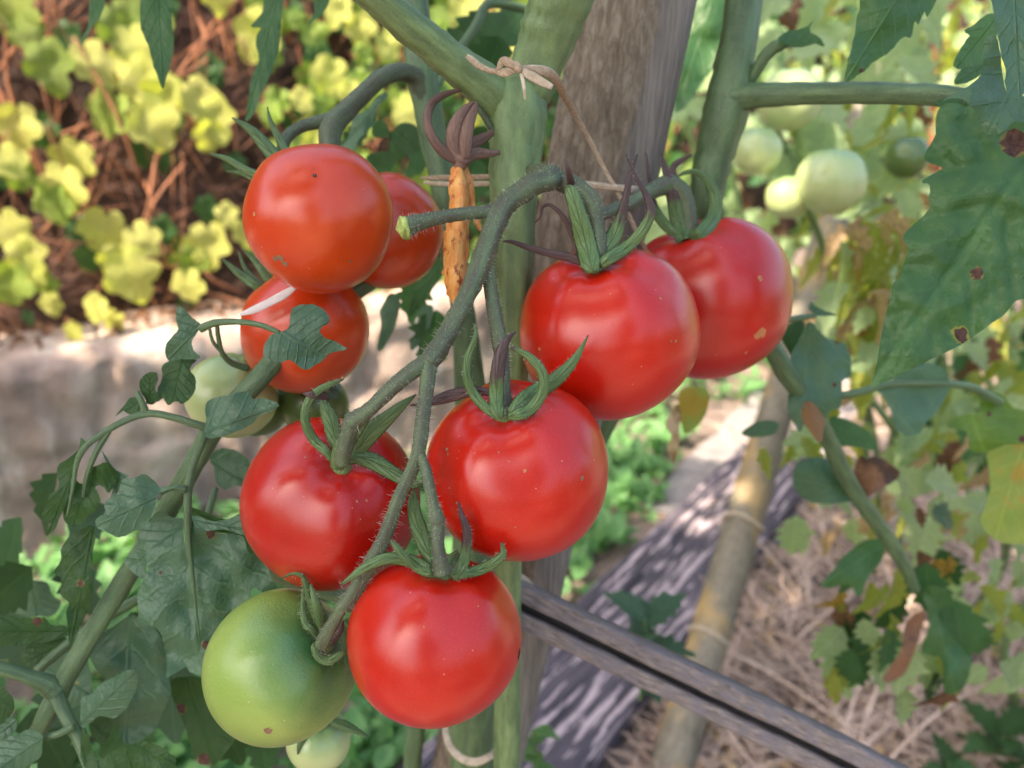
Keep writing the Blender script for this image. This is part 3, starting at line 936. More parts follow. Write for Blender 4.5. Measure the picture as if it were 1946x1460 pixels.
plant = empty('tomato_plant', Vector((.0, .55, 0)), 'main hairy-stemmed tomato plant tied to the grey post and carrying the ripe red truss', 'tomato plant')
def stem(name, pts, mat='stem', parent=plant, seg=16, sub=6, rib=.03, ribn=5, rough=.10, hair=0, hl=.0022, seed=1, cap=True):
    mb = MB()
    ptube(mb, pts, seg=seg, sub=sub, rib=rib, ribn=ribn, rough=rough, hair=hair, hl=hl, rs=random.Random(seed), cap=cap)
    return mb.build(name, HM(mat), parent)
lowtrunk = G(958, 1650)
stem('main_stem', [(985, 165, .352, 92), (982, 215, .352, 112), (980, 290, .353, 98), (976, 400, .356, 82), (974, 520, .36, 74), (972, 700, .37, 62), (966, 900, .385, 54), (964, 1150, .405, 50), (963, 1460, .435, 48), (958, 1700, .50, 46), (950, 2100, .66, 40)], seg=28, rib=.05, ribn=6, hair=420, hl=.0013)
stem('branch', [(1150, -330, .31, 120), (1105, -150, .322, 128), (1068, -20, .335, 124), (1042, 60, .343, 112), (1015, 135, .35, 98), (995, 190, .353, 84), (985, 235, .354, 50)], seg=24, rib=.04, hair=160, hl=.0013, seed=2)
stem('branch', [(620, -80, .30, 62), (700, -15, .31, 62), (790, 60, .325, 66), (870, 125, .338, 72), (930, 175, .347, 80), (962, 225, .353, 60)], seg=22, rib=.05, hair=260, hl=.0013, seed=3)
# second stem behind, on the left
stem('side_stem', [(768, -300, .41, 52), (778, -120, .41, 52), (785, 0, .41, 54), (800, 130, .413, 58), (822, 260, .417, 52), (843, 350, .42, 52), (860, 470, .425, 50), (880, 600, .43, 46), (893, 760, .44, 60), (897, 1000, .46, 76), (898, 1250, .48, 84), (895, 1460, .51, 84), (890, 1800, .60, 70), (885, 2200, .74, 60)], 'stem2', seg=20, hair=60, seed=4)
stem('side_stem', [(800, 1150, .50, 26), (790, 1380, .52, 34), (783, 1460, .54, 34), (775, 1700, .64, 30), (765, 2100, .78, 26)], 'stem2', seg=14, seed=5)
stem('branch', [(806, 190, .413, 40), (792, 150, .408, 36), (762, 137, .40, 34), (728, 147, .39, 33), (690, 180, .385, 34), (655, 215, .38, 38), (630, 245, .375, 44), (625, 300, .37, 38)], 'truss', seg=16, hair=120, hl=.0016, seed=6)
stem('pedicel', [(645, 228, .378, 34), (610, 232, .375, 26), (570, 243, .37, 22), (545, 262, .365, 22), (535, 290, .36, 22), (540, 318, .355, 22)], 'truss', seg=12, hair=60, hl=.0016, seed=7)
# long arching shoot to the lower left
stem('shoot', [(872, 430, .425, 40), (838, 446, .415, 46), (790, 475, .405, 46), (740, 505, .395, 46), (680, 545, .385, 44), (620, 583, .372, 44), (560, 640, .36, 44), (505, 705, .352, 42), (445, 770, .35, 42), (398, 830, .35, 42), (362, 893, .352, 40), (322, 962, .355, 40), (280, 1035, .357, 40), (235, 1105, .36, 40), (180, 1195, .36, 38), (130, 1280, .36, 38), (105, 1330, .36, 40), (75, 1385, .36, 34), (30, 1470, .365, 32), (-60, 1620, .38, 30)], 'stem2', seg=16, rib=.06, ribn=4, hair=120, hl=.0014, seed=8)
stem('leaf_stalk', [(110, 1315, .358, 42), (88, 1300, .356, 38), (50, 1285, .352, 26), (0, 1270, .348, 25), (-80, 1250, .345, 25)], 'stem2', seed=9)
stem('leaf_stalk', [(108, 1320, .357, 30), (125, 1360, .352, 25), (150, 1405, .347, 24), (175, 1470, .342, 22), (200, 1540, .34, 20)], 'stem2', seed=10)
stem('leaf_stalk', [(70, 1275, .37, 18), (110, 1240, .372, 20), (190, 1180, .38, 20), (280, 1130, .39, 20), (340, 1100, .40, 18)], 'stem2', seed=11, seg=10)
stem('leaf_stalk', [(85, 1400, .345, 12), (110, 1395, .343, 13), (140, 1380, .345, 14)], 'stem2', seed=11, seg=10)
# compound leaf stalk hanging from the shoot
stem('leaf_stalk', [(390, 822, .345, 14), (383, 845, .342, 13), (368, 880, .340, 15), (358, 930, .3365, 16), (357, 980, .3350, 15), (358, 1030, .3345, 13), (364, 1080, .3345, 9), (372, 1150, .3345, 5), (380, 1220, .336, 3)], 'stem2', seed=12, seg=12)
stem('leaf_stalk', [(398, 815, .345, 17), (370, 806, .342, 15), (335, 795, .340, 14), (285, 786, .338, 14), (235, 801, .336, 13), (190, 828, .334, 12), (162, 850, .333, 12), (146, 880, .334, 10), (138, 930, .335, 7), (128, 980, .336, 4)], 'stem2', seed=13, seg=12)
stem('leaf_stalk', [(208, 818, .335, 11), (182, 862, .335, 11), (165, 905, .336, 9), (158, 945, .338, 5)], 'stem2', seed=14, seg=10)
stem('leaf_stalk', [(280, 788, .338, 12), (270, 765, .337, 12), (260, 745, .337, 10)], 'stem2', seed=15, seg=10)
stem('leaf_stalk', [(352, 930, .334, 16), (325, 928, .331, 11), (305, 938, .329, 9)], 'stem2', seed=16, seg=10)
stem('leaf_stalk', [(530, 632, .312, 10), (495, 618, .32, 11), (455, 612, .325, 12), (410, 614, .329, 14), (382, 625, .332, 16)], 'stem2', seed=17, seg=10)
stem('leaf_stalk', [(412, 614, .329, 8), (415, 640, .333, 9), (422, 670, .338, 10), (440, 690, .345, 12), (470, 700, .352, 14)], 'stem2', seed=18, seg=10)
stem('leaf_stalk', [(398, 622, .33, 6), (405, 650, .333, 7), (425, 672, .338, 8)], 'stem2', seed=19, seg=8)
stem('branch', [(900, 1180, .47, 34), (760, 1160, .45, 34), (640, 1128, .43, 34), (560, 1105, .42, 32), (500, 1080, .41, 26), (420, 1050, .40, 20)], 'stem2', seed=20)
stem('leaf_stalk', [(410, 930, .41, 12), (398, 970, .40, 14), (390, 1010, .40, 16), (385, 1060, .40, 16)], 'stem2', seed=28, seg=10)
# behind the fork
stem('leaf_stalk', [(1010, 20, .50, 16), (930, 8, .49, 18), (905, 50, .485, 20), (870, 100, .48, 18), (830, 165, .47, 13), (815, 200, .46, 10)], 'stem2', seed=21, seg=10)

# truss carrying the ripe fruit
T = 'truss'
stem('truss', [(995, 322, .352, 27), (1025, 328, .342, 32), (1050, 335, .332, 38), (1040, 345, .323, 40), (1010, 352, .319, 41), (985, 368, .317, 41), (955, 395, .314, 43), (935, 440, .310, 41), (915, 495, .305, 41), (893, 550, .300, 36), (862, 610, .295, 36), (838, 655, .291, 38), (812, 690, .288, 40)], T, seg=20, rib=.05, rough=.18, hair=520, hl=.0026, seed=30)
stem('truss', [(822, 680, .289, 32), (780, 708, .286, 32), (740, 742, .285, 30), (702, 778, .285, 29), (668, 802, .287, 38)], T, seg=16, rough=.15, hair=240, hl=.0026, seed=31)
stem('truss', [(815, 685, .288, 31), (812, 730, .285, 29), (804, 790, .282, 28), (799, 835, .280, 29), (792, 870, .279, 27), (778, 905, .279, 26), (755, 955, .279, 26), (735, 1010, .280, 27), (712, 1060, .281, 31), (690, 1095, .283, 28), (672, 1128, .285, 31), (655, 1152, .286, 32)], T, seg=16, rough=.15, hair=420, hl=.0028, seed=32)
stem('pedicel', [(655, 1148, .286, 27), (637, 1178, .289, 23), (620, 1208, .292, 27), (612, 1225, .295, 27)], T, seg=14, rough=.12, hair=90, hl=.0018, seed=33)
stem('pedicel', [(790, 840, .281, 13), (805, 880, .277, 20), (815, 920, .274, 22), (822, 955, .272, 24), (829, 985, .271, 32), (831, 998, .271, 29), (832, 1030, .270, 24), (836, 1062, .270, 27), (841, 1088, .271, 36)], T, seg=16, rough=.12, hair=160, hl=.0018, seed=34)
stem('pedicel', [(921, 480, .307, 27), (928, 520, .308, 26), (935, 570, .307, 27), (944, 620, .304, 29), (950, 655, .302, 32), (955, 690, .300, 27), (958, 740, .297, 25), (958, 785, .294, 36)], T, seg=16, rough=.12, hair=220, hl=.0022, seed=35)
stem('pedicel', [(668, 802, .287, 36), (662, 825, .288, 31), (655, 850, .290, 31), (650, 880, .293, 29)], T, seg=14, rough=.12, hair=70, hl=.0018, seed=36)
stem('stub', [(950, 402, .315, 32), (915, 404, .312, 25), (870, 408, .309, 25), (825, 416, .306, 27), (797, 423, .304, 31), (782, 428, .303, 36), (772, 432, .3025, 40)], T, seg=18, rough=.12, hair=240, hl=.0022, seed=37, cap=False)
mb = MB(); tube(mb, [tuple(P(774, 432, .3026)) + (pxm(21, .303),), tuple(P(764, 434, .3020)) + (pxm(22, .303),), tuple(P(759, 435, .3018)) + (pxm(15, .303),)], seg=18, rough=.35)
mb.build('cut_end', M['cut'], plant)
stem('pedicel', [(1035, 335, .333, 38), (1070, 345, .330, 40), (1100, 362, .327, 40), (1122, 385, .325, 41), (1130, 410, .324, 36), (1136, 450, .323, 32), (1136, 500, .323, 40)], T, seg=18, rough=.14, hair=300, hl=.0022, seed=38)
stem('pedicel', [(1108, 425, .345, 22), (1150, 405, .36, 24), (1200, 385, .375, 27), (1240, 362, .385, 31), (1272, 352, .39, 40), (1298, 372, .391, 36), (1308, 410, .391, 31), (1310, 450, .392, 36)], T, seg=16, rough=.12, hair=140, hl=.0018, seed=39)

# ---------------------------------------------------------------- fruit
M['red'] = tomato_mat('tomato_red', (.48, .0065, .0014), (.60, .017, .0022))
M['redo'] = tomato_mat('tomato_orange_red', (.55, .034, .004), (.70, .085, .008))
M['dred'] = tomato_mat('tomato_deep_red', (.40, .0055, .0024), (.50, .011, .003))
M['grn'] = tomato_mat('tomato_green', (.235, .37, .07), (.33, .45, .10), shoulder=(.025, .15, .05), spec=(.55, .62, .35), rough=.36, grain=.8, speck=.03)
M['pgrn'] = tomato_mat('tomato_pale_green', (.38, .48, .20), (.50, .58, .28), shoulder=(.20, .36, .14), spec=(.7, .8, .6), grain=.3)
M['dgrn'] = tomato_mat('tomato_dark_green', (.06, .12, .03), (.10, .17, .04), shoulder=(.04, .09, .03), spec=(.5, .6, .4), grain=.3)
M['bsp'] = plain_mat('blemish_brown', (.26, .15, .09), .7, .4, 900)
M['bdk'] = plain_mat('blemish_dark', (.03, .012, .012), .7, .4, 900)
M['btan'] = plain_mat('blemish_tan', (.50, .20, .08), .7, .2, 900)

def tomato(label, cx, cy, d, rpx, axis, mat, squash=.94, sepals=(), blem=(), hubw=1.0, lobes=5, dent=.16, group='ripe and unripe tomatoes on the vine', hub=True, seed=0):
    C = P(cx, cy, d); r = pxm(rpx, d)
    if len(axis) == 2:                      # pixel of the stalk end on the visible skin
        rn0 = ray(*axis).normalized(); oc0 = CO - C; b0_ = oc0.dot(rn0)
        ds0 = max(0, b0_ * b0_ - oc0.dot(oc0) + (r * .85) ** 2)
        A_ = (CO + rn0 * (-b0_ - math.sqrt(ds0)) - C).normalized()
    else:
        A_ = (CR * axis[0] + CU * axis[1] - CF * axis[2]).normalized()
    em = empty('tomato', C - Vector((0, 0, r)), label, 'tomato', group)
    X = A_.orthogonal().normalized(); Y = A_.cross(X)
    mb = MB(); nu, nv = 64, 44
    vs = []; at = []
    def surf(th, ph):
        rr = 1 - dent * math.exp(-(th / .30) ** 2) - .03 * math.exp(-((math.pi - th) / .25) ** 2)
        rr *= 1 + .022 * math.cos(lobes * ph + seed) * math.sin(min(th * 1.3, math.pi)) ** 1 * math.exp(-(th / 1.3) ** 2) * 1.6
        rr *= 1 + .035 * noise.noise(Vector((math.sin(th) * math.cos(ph), math.sin(th) * math.sin(ph), math.cos(th) + seed)) * 1.1)
        v = (X * (math.sin(th) * math.cos(ph)) + Y * (math.sin(th) * math.sin(ph))) + A_ * (math.cos(th) * squash)
        return C + v * (r * rr)
    for i in range(nv + 1):
        th = math.pi * i / nv
        for j in range(nu):
            vs.append(surf(th, 2 * math.pi * j / nu)); at.append(max(0, math.cos(th)))
    fs = [(i * nu + j, (i + 1) * nu + j, (i + 1) * nu + (j + 1) % nu, i * nu + (j + 1) % nu) for i in range(nv) for j in range(nu)]
    mb.add(vs, fs, 0, None, at)
    # blemishes: small raised scabs lying on the skin
    rb_ = random.Random(int(cx))
    for (bx, by, br, bm) in blem:
        rr_ = ray(bx, by); oc = CO - C; rn_ = rr_.normalized()
        b = oc.dot(rn_); cc = oc.dot(oc) - (r * .985) ** 2; ds = b * b - cc
        if ds < 0: continue
        p = CO + rn_ * (-b - math.sqrt(ds)); nn = (p - C).normalized()
        # push on to the real surface
        u = nn.orthogonal().normalized(); v = nn.cross(u); rad = pxm(br, d); k = 12
        def onsurf(q):
            w = q - C; a = w.dot(A_) / squash; x = w.dot(X); y = w.dot(Y)
            th = math.atan2(math.hypot(x, y), a); ph = math.atan2(y, x)
            s = surf(th, ph); return s + (s - C).normalized() * .00008
        ring = []
        for kk_ in range(k):
            a = 6.2832 * kk_ / k; f = rad * rb_.uniform(.7, 1.15)
            ring.append(onsurf(p + u * math.cos(a) * f + v * math.sin(a) * f))
        mid = [onsurf(p + u * math.cos(6.2832 * q / k) * rad * .5 + v * math.sin(6.2832 * q / k) * rad * .5) + nn * .0001 for q in range(k)]
        mb.add(ring + mid + [onsurf(p) + nn * .0001], [(q, (q + 1) % k, k + (q + 1) % k, k + q) for q in range(k)] + [(k + q, k + (q + 1) % k, 2 * k) for q in range(k)], bm)
    mb.build('fruit', [mat, M['bsp'], M['bdk'], M['btan']], em)
    if not hub: return em
    H = surf(0, 0)
    hb = MB(); hr = pxm(15, d) * hubw
    tube(hb, [tuple(H - A_ * .0012) + (hr * 1.25,), tuple(H + A_ * .0008) + (hr * 1.2,), tuple(H + A_ * .0025) + (hr * .8,)], seg=14, rough=.1, hair=20, hl=.0012)
    calyx = hb.build('calyx', HM('hub'), em)
    hd = depth_of(H)
    for sp_ in sepals:
        pts, mk = sp_[0], sp_[1]
        lift = sp_[2] if len(sp_) > 2 else -.004
        front = sp_[3] if len(sp_) > 3 else True
        w3 = []
        npt = len(pts)
        for i, (x, y, w) in enumerate(pts):
            t = i / (npt - 1)
            dd = hd + lift * math.sin(t * 2.2) - .0005
            rn_ = ray(x, y); ln = rn_.length; rn_ = rn_ / ln
            oc = CO - C; b = oc.dot(rn_); cc = oc.dot(oc) - (r * 1.01) ** 2; ds = b * b - cc
            if ds > 0:
                q = CO + rn_ * (-b - math.sqrt(ds))
                # slack in the dent round the stalk
                if front:
                    sl_ = .002 if i == 0 else -.0006
                    dd = min(dd, depth_of(q) + sl_ - .0006 * (1 if i else 0))
                else:
                    q2 = CO + rn_ * (-b + math.sqrt(ds)); dd = depth_of(q2) + .001
            if not front: dd = max(dd, hd + lift * t)
            w3.append(tuple(P(x, y, dd)) + (pxm(w, dd),))
        sm = MB(); ribbon(sm, w3, th=.0006, curl=-.18, sub=5, facing=None)
        # fringe of fine hairs
        rr2 = random.Random(int(pts[0][0] * 7 + pts[-1][1]))
        if front and mk != 'sepx':
            for _ in range(34):
                i = rr2.randrange(len(w3) - 1); f = rr2.random()
                p = Vector(w3[i][:3]).lerp(Vector(w3[i + 1][:3]), f); tt = (Vector(w3[i + 1][:3]) - Vector(w3[i][:3])).normalized()
                sd = tt.cross(CF).normalized() * rr2.choice((-1, 1)); ww = (w3[i][3] * (1 - f) + w3[i + 1][3] * f) / 2
                b0 = p + sd * ww * .92 - CF * .0005; dr = (sd + tt * rr2.uniform(-.4, .4) - CF * rr2.uniform(-.2, .8)).normalized() * rr2.uniform(.0006, .0017)
                w_ = tt * .00005
                sm.add([b0 - w_, b0 + w_, b0 + CF * .00008, b0 + dr], [(0, 1, 3), (1, 2, 3), (2, 0, 3)], 1)
        sb = sm.build('sepal', [M[mk], M['hair']], calyx)
    return em

T8 = tomato('lowest red tomato with a small black hole on its right side', 826, 1212, .290, 166, (844, 1088), M['red'], .95, [
    ([(824, 1086, 14), (808, 1078, 20), (779, 1066, 25), (738, 1061, 24), (697, 1077, 19), (668, 1097, 12), (647, 1112, 3)], 'sep', -.006),
    ([(834, 1094, 12), (815, 1089, 17), (795, 1081, 17), (771, 1060, 15), (754, 1040, 14), (742, 1025, 5)], 'sep', -.010),
    ([(828, 1088, 18), (820, 1065, 26), (806, 1032, 32), (791, 990, 29), (785, 953, 20), (787, 930, 5)], 'sep', .001),
    ([(858, 1094, 22), (873, 1085, 27), (884, 1055, 22), (888, 1011, 18), (877, 978, 10), (871, 953, 3)], 'sepd', -.008),
    ([(868, 1095, 16), (885, 1089, 20), (912, 1083, 22), (939, 1069, 20), (956, 1053, 15), (953, 1030, 4)], 'sep', -.005),
    ([(846, 1080, 20), (858, 1064, 22), (870, 1048, 12)], 'sep', .002)],
    blem=[(984, 1240, 8, 2), (982, 1248, 6, 2), (806, 1192, 1.8, 3), (908, 1153, 1.6, 3)], seed=1)
T5 = tomato('largest red tomato, in the middle of the truss, above the lowest one', 984, 893, .310, 175, (957, 784), M['red'], .95, [
    ([(950, 796, 20), (945, 780, 28), (943, 756, 29), (945, 715, 28), (951, 674, 24), (964, 645, 14), (981, 631, 3)], 'sepd', -.008),
    ([(944, 794, 12), (925, 777, 18), (902, 752, 20), (888, 719, 18), (889, 682, 16), (902, 645, 10), (904, 625, 6), (898, 612, 2)], 'sep', -.006),
    ([(966, 792, 16), (985, 788, 24), (1009, 777, 24), (1032, 744, 20), (1030, 707, 19), (1005, 678, 16), (972, 661, 7)], 'sep', -.011),
    ([(972, 786, 20), (990, 765, 30), (1020, 744, 33), (1054, 723, 30), (1087, 690, 20), (1106, 660, 9), (1118, 637, 2)], 'sep', -.001),
    ([(940, 752, 10), (920, 744, 16), (894, 744, 20), (855, 753, 24), (822, 763, 16), (779, 771, 3)], 'sepx', .002)],
    blem=[(1103, 909, 4, 1), (946, 858, 2, 3), (998, 895, 3.4, 3), (844, 853, 4, 1), (846, 862, 3, 1), (980, 1000, 1.6, 3)], seed=2)
T6 = tomato('red tomato with two dark curled sepals, upper right of the middle one', 1155, 630, .345, 172, (1130, 503), M['red'], .94, [
    ([(1127, 517, 26), (1122, 500, 40), (1114, 466, 42), (1102, 420, 36), (1092, 385, 30), (1084, 360, 24), (1082, 352, 10)], 'sep', -.012),
    ([(1087, 360, 18), (1083, 338, 13), (1078, 318, 9), (1076, 303, 3)], 'sepx', -.012),
    ([(1110, 500, 14), (1081, 489, 18), (1038, 480, 14), (1002, 470, 11), (973, 460, 8), (956, 459, 3)], 'sepx', -.005),
    ([(1100, 488, 10), (1093, 465, 10), (1084, 438, 12), (1067, 408, 10), (1045, 390, 7), (1031, 395, 6), (1027, 412, 4), (1016, 424, 3)], 'sepx', -.002),
    ([(1147, 488, 24), (1156, 468, 32), (1169, 444, 32), (1181, 408, 20), (1190, 372, 15), (1199, 328, 10), (1212, 292, 3)], 'sepd', -.002),
    ([(1142, 504, 20), (1160, 490, 26), (1190, 471, 25), (1219, 441, 22), (1237, 404, 19), (1230, 375, 14), (1212, 343, 8), (1195, 310, 5), (1190, 292, 2)], 'sepd', -.008)],
    blem=[(1256, 567, 3, 3), (1281, 648, 3, 1), (1028, 663, 3.5, 3), (1282, 518, 2, 3), (1272, 648, 2, 1)], seed=3)
T7 = tomato('red tomato farthest right, with a tan scar low on its skin', 1345, 568, .410, 157, (1302, 446), M['dred'], .97, [
    ([(1292, 446, 14), (1277, 440, 18), (1254, 415, 20), (1241, 386, 15), (1234, 343, 9), (1230, 306, 5), (1227, 288, 2)], 'sepd', -.008),
    ([(1300, 454, 30), (1294, 430, 38), (1285, 397, 31), (1274, 357, 21), (1263, 317, 12), (1257, 292, 3)], 'sepd', -.012),
    ([(1312, 452, 26), (1336, 442, 34), (1357, 410, 32), (1358, 372, 24), (1343, 342, 17), (1321, 326, 11), (1298, 330, 7), (1288, 337, 3)], 'sep', -.006),
    ([(1300, 400, 10), (1285, 345, 13), (1279, 321, 13), (1292, 306, 11), (1316, 295, 3)], 'sepx', .004, False)],
    blem=[(1445, 529, 5.5, 3), (1445, 529, 3, 1), (1446, 631, 10, 3), (1438, 636, 8, 3), (1416, 668, 3, 3), (1484, 594, 2.4, 3)], seed=4)
T4 = tomato('red tomato on the left side of the truss, crossed by the lower fruit stalk', 632, 953, .325, 166, (650, 884), M['dred'], .96, [
    ([(640, 893, 24), (643, 878, 32), (650, 855, 36), (664, 830, 35), (686, 797, 31), (700, 778, 22), (708, 768, 6)], 'sep', -.016),
    ([(634, 876, 14), (618, 856, 18), (598, 838, 19), (582, 808, 18), (581, 777, 18), (598, 748, 16), (627, 731, 12), (653, 721, 3)], 'sep', -.009),
    ([(650, 862, 20), (638, 838, 28), (630, 805, 32), (618, 775, 22), (610, 760, 6)], 'sep', -.003),
    ([(662, 866, 20), (682, 850, 34), (705, 822, 38), (738, 793, 27), (766, 769, 17), (791, 750, 3)], 'sep', -.010),
    ([(660, 875, 20), (680, 869, 30), (713, 879, 33), (754, 904, 27), (787, 921, 16), (806, 915, 5)], 'sep', -.004),
    ([(625, 760, 5), (608, 752, 16), (590, 750, 14), (576, 748, 3)], 'sepx', -.010)],
    blem=[(680, 953, 2.6, 3), (699, 951, 2.4, 3), (670, 966, 1.6, 3), (685, 987, 1.5, 3), (577, 864, 2, 3)], seed=5)
T9 = tomato('green tomato with a dark green shoulder, hanging at the truss end', 534, 1267, .315, 143, (614, 1224), M['grn'], .98, [
    ([(612, 1215, 10), (603, 1179, 15), (594, 1151, 17), (585, 1123, 14), (576, 1097, 9), (557, 1090, 6), (535, 1100, 2)], 'sep', -.008),
    ([(618, 1208, 14), (610, 1179, 21), (601, 1147, 18), (590, 1110, 5)], 'sep', -.012),
    ([(605, 1215, 10), (592, 1196, 14), (580, 1184, 15), (576, 1151, 11), (578, 1105, 3)], 'sep', -.004),
    ([(610, 1222, 12), (600, 1228, 18), (606, 1248, 19), (625, 1256, 18), (648, 1243, 12), (664, 1239, 4)], 'sep', -.010),
    ([(625, 1226, 14), (645, 1200, 14), (652, 1180, 4)], 'sepx', .0)],
    blem=[(473, 1218, 2.0, 0), (510, 1385, 9, 1)], dent=.10, seed=6)
T1 = tomato('orange-red tomato with a dark pit and a scab, hanging highest on the left', 609, 417, .330, 140, (-.55, .50, -.55), M['redo'], .97, [
    ([(570, 335, 20), (537, 315, 26), (510, 284, 27), (479, 249, 19), (441, 224, 3)], 'sep', .006, False),
    ([(550, 352, 14), (514, 341, 16), (472, 326, 16), (433, 303, 12), (399, 293, 4)], 'sep', .004, False),
    ([(530, 360, 10), (499, 349, 10), (460, 330, 9), (430, 326, 3)], 'sep', .010, False),
    ([(575, 320, 14), (552, 303, 17), (529, 261, 15), (514, 230, 9), (508, 203, 2)], 'sep', .012, False)],
    blem=[(598, 333, 4.5, 2), (598, 333, 2, 1), (486, 407, 4, 3), (532, 491, 8, 1), (522, 492, 6, 1), (541, 502, 7, 1), (668, 500, 3, 1)], seed=7)
T3 = tomato('orange-red tomato behind the lobed leaf, lower of the left-hand group', 580, 628, .375, 122, (-.60, .55, -.30), M['redo'], .95, [
    ([(545, 560, 14), (514, 537, 17), (487, 499, 13), (460, 472, 3)], 'sep', .002, False),
    ([(530, 570, 14), (495, 549, 18), (460, 525, 17), (422, 491, 4)], 'sep', .0, False),
    ([(500, 545, 10), (468, 514, 9), (453, 476, 3)], 'sep', .006, False)], seed=8)
T2 = tomato('orange tomato mostly hidden behind the highest one, by the shrivelled flower', 737, 440, .388, 107, (-.2, .6, -.6), M['redo'], 1.04, hub=False, seed=9)
T10 = tomato('small pale green tomato on the left under the curved leaf stalk', 440, 752, .385, 86, (.35, .75, .1), M['pgrn'], .92, [
    ([(470, 700, 8), (488, 680, 12), (480, 660, 8), (470, 650, 3)], 'sep', .0),
    ([(480, 700, 8), (500, 690, 10), (512, 700, 4)], 'sep', .0)], seed=10, dent=.08)
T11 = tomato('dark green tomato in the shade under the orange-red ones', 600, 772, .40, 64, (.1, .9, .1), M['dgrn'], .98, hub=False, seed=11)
T10_shaded = tomato('dark olive ball standing for the shaded right part of the small pale green tomato', 488, 765, .415, 66, (.1, .9, .1), M['dgrn'], .98, hub=False, seed=12)  # separate dark ball in place of shade on the pale tomato's right part
T12 = tomato('very small whitish green tomato peeping out at the bottom edge', 606, 1408, .36, 60, (.15, .75, .40), M['pgrn'], .95, [
    ([(612, 1370, 14), (590, 1385, 18), (572, 1410, 14), (566, 1434, 3)], 'sep', -.003),
    ([(622, 1368, 14), (650, 1378, 20), (675, 1388, 14), (700, 1400, 3)], 'sep', -.003)], seed=13)

# ---------------------------------------------------------------- shrivelled hanging flower/fruit with its dried calyx
hk = empty('shrivelled_fruit', P(868, 600, .318), 'shrivelled orange fruit with a curled brown calyx, hanging left of the main stem', 'dried fruit')
mb = MB(); ptube(mb, [(868, 318, .335, 20), (872, 345, .334, 34), (873, 400, .333, 38), (868, 460, .332, 46), (866, 520, .331, 44), (864, 545, .331, 34), (869, 575, .332, 20), (874, 605, .333, 8)], seg=14, rib=.16, ribn=3, rough=.25)
o = mb.build('husk', M['husko'], hk)
mb = MB(); ptube(mb, [(880, 318, .338, 12), (892, 350, .339, 14), (897, 390, .34, 12), (905, 420, .34, 14), (912, 438, .34, 6)], seg=10, rib=.2, ribn=3, rough=.3)
mb.build('husk', M['husko'], hk)
mb = MB(); ptube(mb, [(874, 322, .334, 20), (876, 308, .334, 34), (878, 298, .333, 36), (880, 285, .332, 16)], seg=12, rough=.3)
hc = mb.build('dried_calyx', M['husk'], hk)
for pts in ([(870, 308, .332, 14), (845, 290, .330, 22), (822, 262, .328, 19), (812, 228, .328, 17), (822, 195, .332, 16), (850, 178, .336, 12), (880, 170, .34, 6)],
            [(872, 300, .331, 20), (862, 270, .329, 30), (868, 235, .328, 30), (885, 208, .330, 18), (902, 194, .334, 5)],
            [(884, 302, .330, 20), (886, 265, .327, 26), (892, 232, .327, 22), (903, 205, .330, 14), (905, 192, .334, 5)],
            [(882, 300, .334, 16), (898, 275, .336, 22), (920, 262, .338, 20), (938, 250, .34, 10)],
            [(886, 302, .333, 18), (905, 292, .335, 24), (930, 292, .337, 16), (950, 290, .34, 8)]):
    mb = MB(); ribbon(mb, [tuple(P(x, y, d)) + (pxm(w, d),) for x, y, d, w in pts], th=.0008, curl=-.22)
    mb.build('sepal', M['husk'], hc)
stem('pedicel', [(905, 200, .342, 10), (925, 230, .345, 12), (945, 262, .348, 14), (955, 285, .35, 12)], T, seg=10)

# ---------------------------------------------------------------- ties
M['bast'] = wood_mat('bast', (.26, .18, .12), (.58, .46, .33), (.8, .1, -.6), 1500, 90, .8, bd=.0005)
tie = empty('straw_tie', P(985, 160, .32), 'frayed pale straw bow tied across the fork of the main stem', 'plant tie')
def rib(name, pts, mat, parent, **k):
    mb = MB(); ribbon(mb, [tuple(P(x, y, d)) + (pxm(w, d),) for x, y, d, w in pts], **k)
    return mb.build(name, mat, parent)
rib('strand', [(886, 108, .325, 5), (905, 122, .320, 12), (930, 134, .316, 10), (955, 136, .3145, 12), (980, 131, .314, 14)], M['bast'], tie, th=.0006, curl=-.1)
rib('loop', [(946, 136, .3145, 8), (953, 120, .313, 14), (960, 117, .312, 18), (974, 123, .311, 14), (984, 129, .311, 9)], M['bast'], tie, th=.0003, curl=-.1)
rib('strand', [(945, 138, .3145, 8), (960, 140, .313, 14), (980, 130, .3125, 14)], M['bast'], tie, th=.0005)
rib('loop', [(985, 131, .3115, 9), (1010, 133, .311, 14), (1040, 138, .313, 17), (1058, 154, .320, 17), (1075, 186, .340, 15), (1098, 228, .357, 12), (1125, 275, .366, 10), (1150, 325, .370, 9), (1178, 375, .373, 9), (1210, 440, .378, 9), (1240, 500, .40, 7)], M['bast'], tie, th=.0004, curl=-.06)
rib('strand', [(985, 128, .312, 5), (1012, 127, .312, 7), (1042, 132, .314, 8), (1062, 150, .322, 6), (1078, 184, .341, 5)], M['twine'], tie, th=.0004)
rib('loose_end', [(888, 104, .326, 3), (900, 112, .322, 6), (914, 124, .319, 5), (925, 133, .317, 3)], M['twine'], tie, th=.0003)
rib('loose_end', [(986, 132, .310, 10), (1005, 142, .309, 17), (1028, 155, .309, 16), (1050, 166, .310, 10)], M['twine'], tie, th=.0005)
rib('loose_end', [(990, 140, .3095, 6), (995, 160, .308, 7), (998, 190, .309, 5)], M['twine'], tie, th=.0005)
mb = MB(); ptube(mb, [(981, 120, .310, 10), (985, 128, .309, 16), (987, 137, .310, 10)], seg=10, rough=.3)
mb.build('knot', M['bast'], tie)
t2 = empty('raffia_band', P(960, 345, .33), 'flat pale raffia band stretched behind the main stem to the post', 'plant tie')
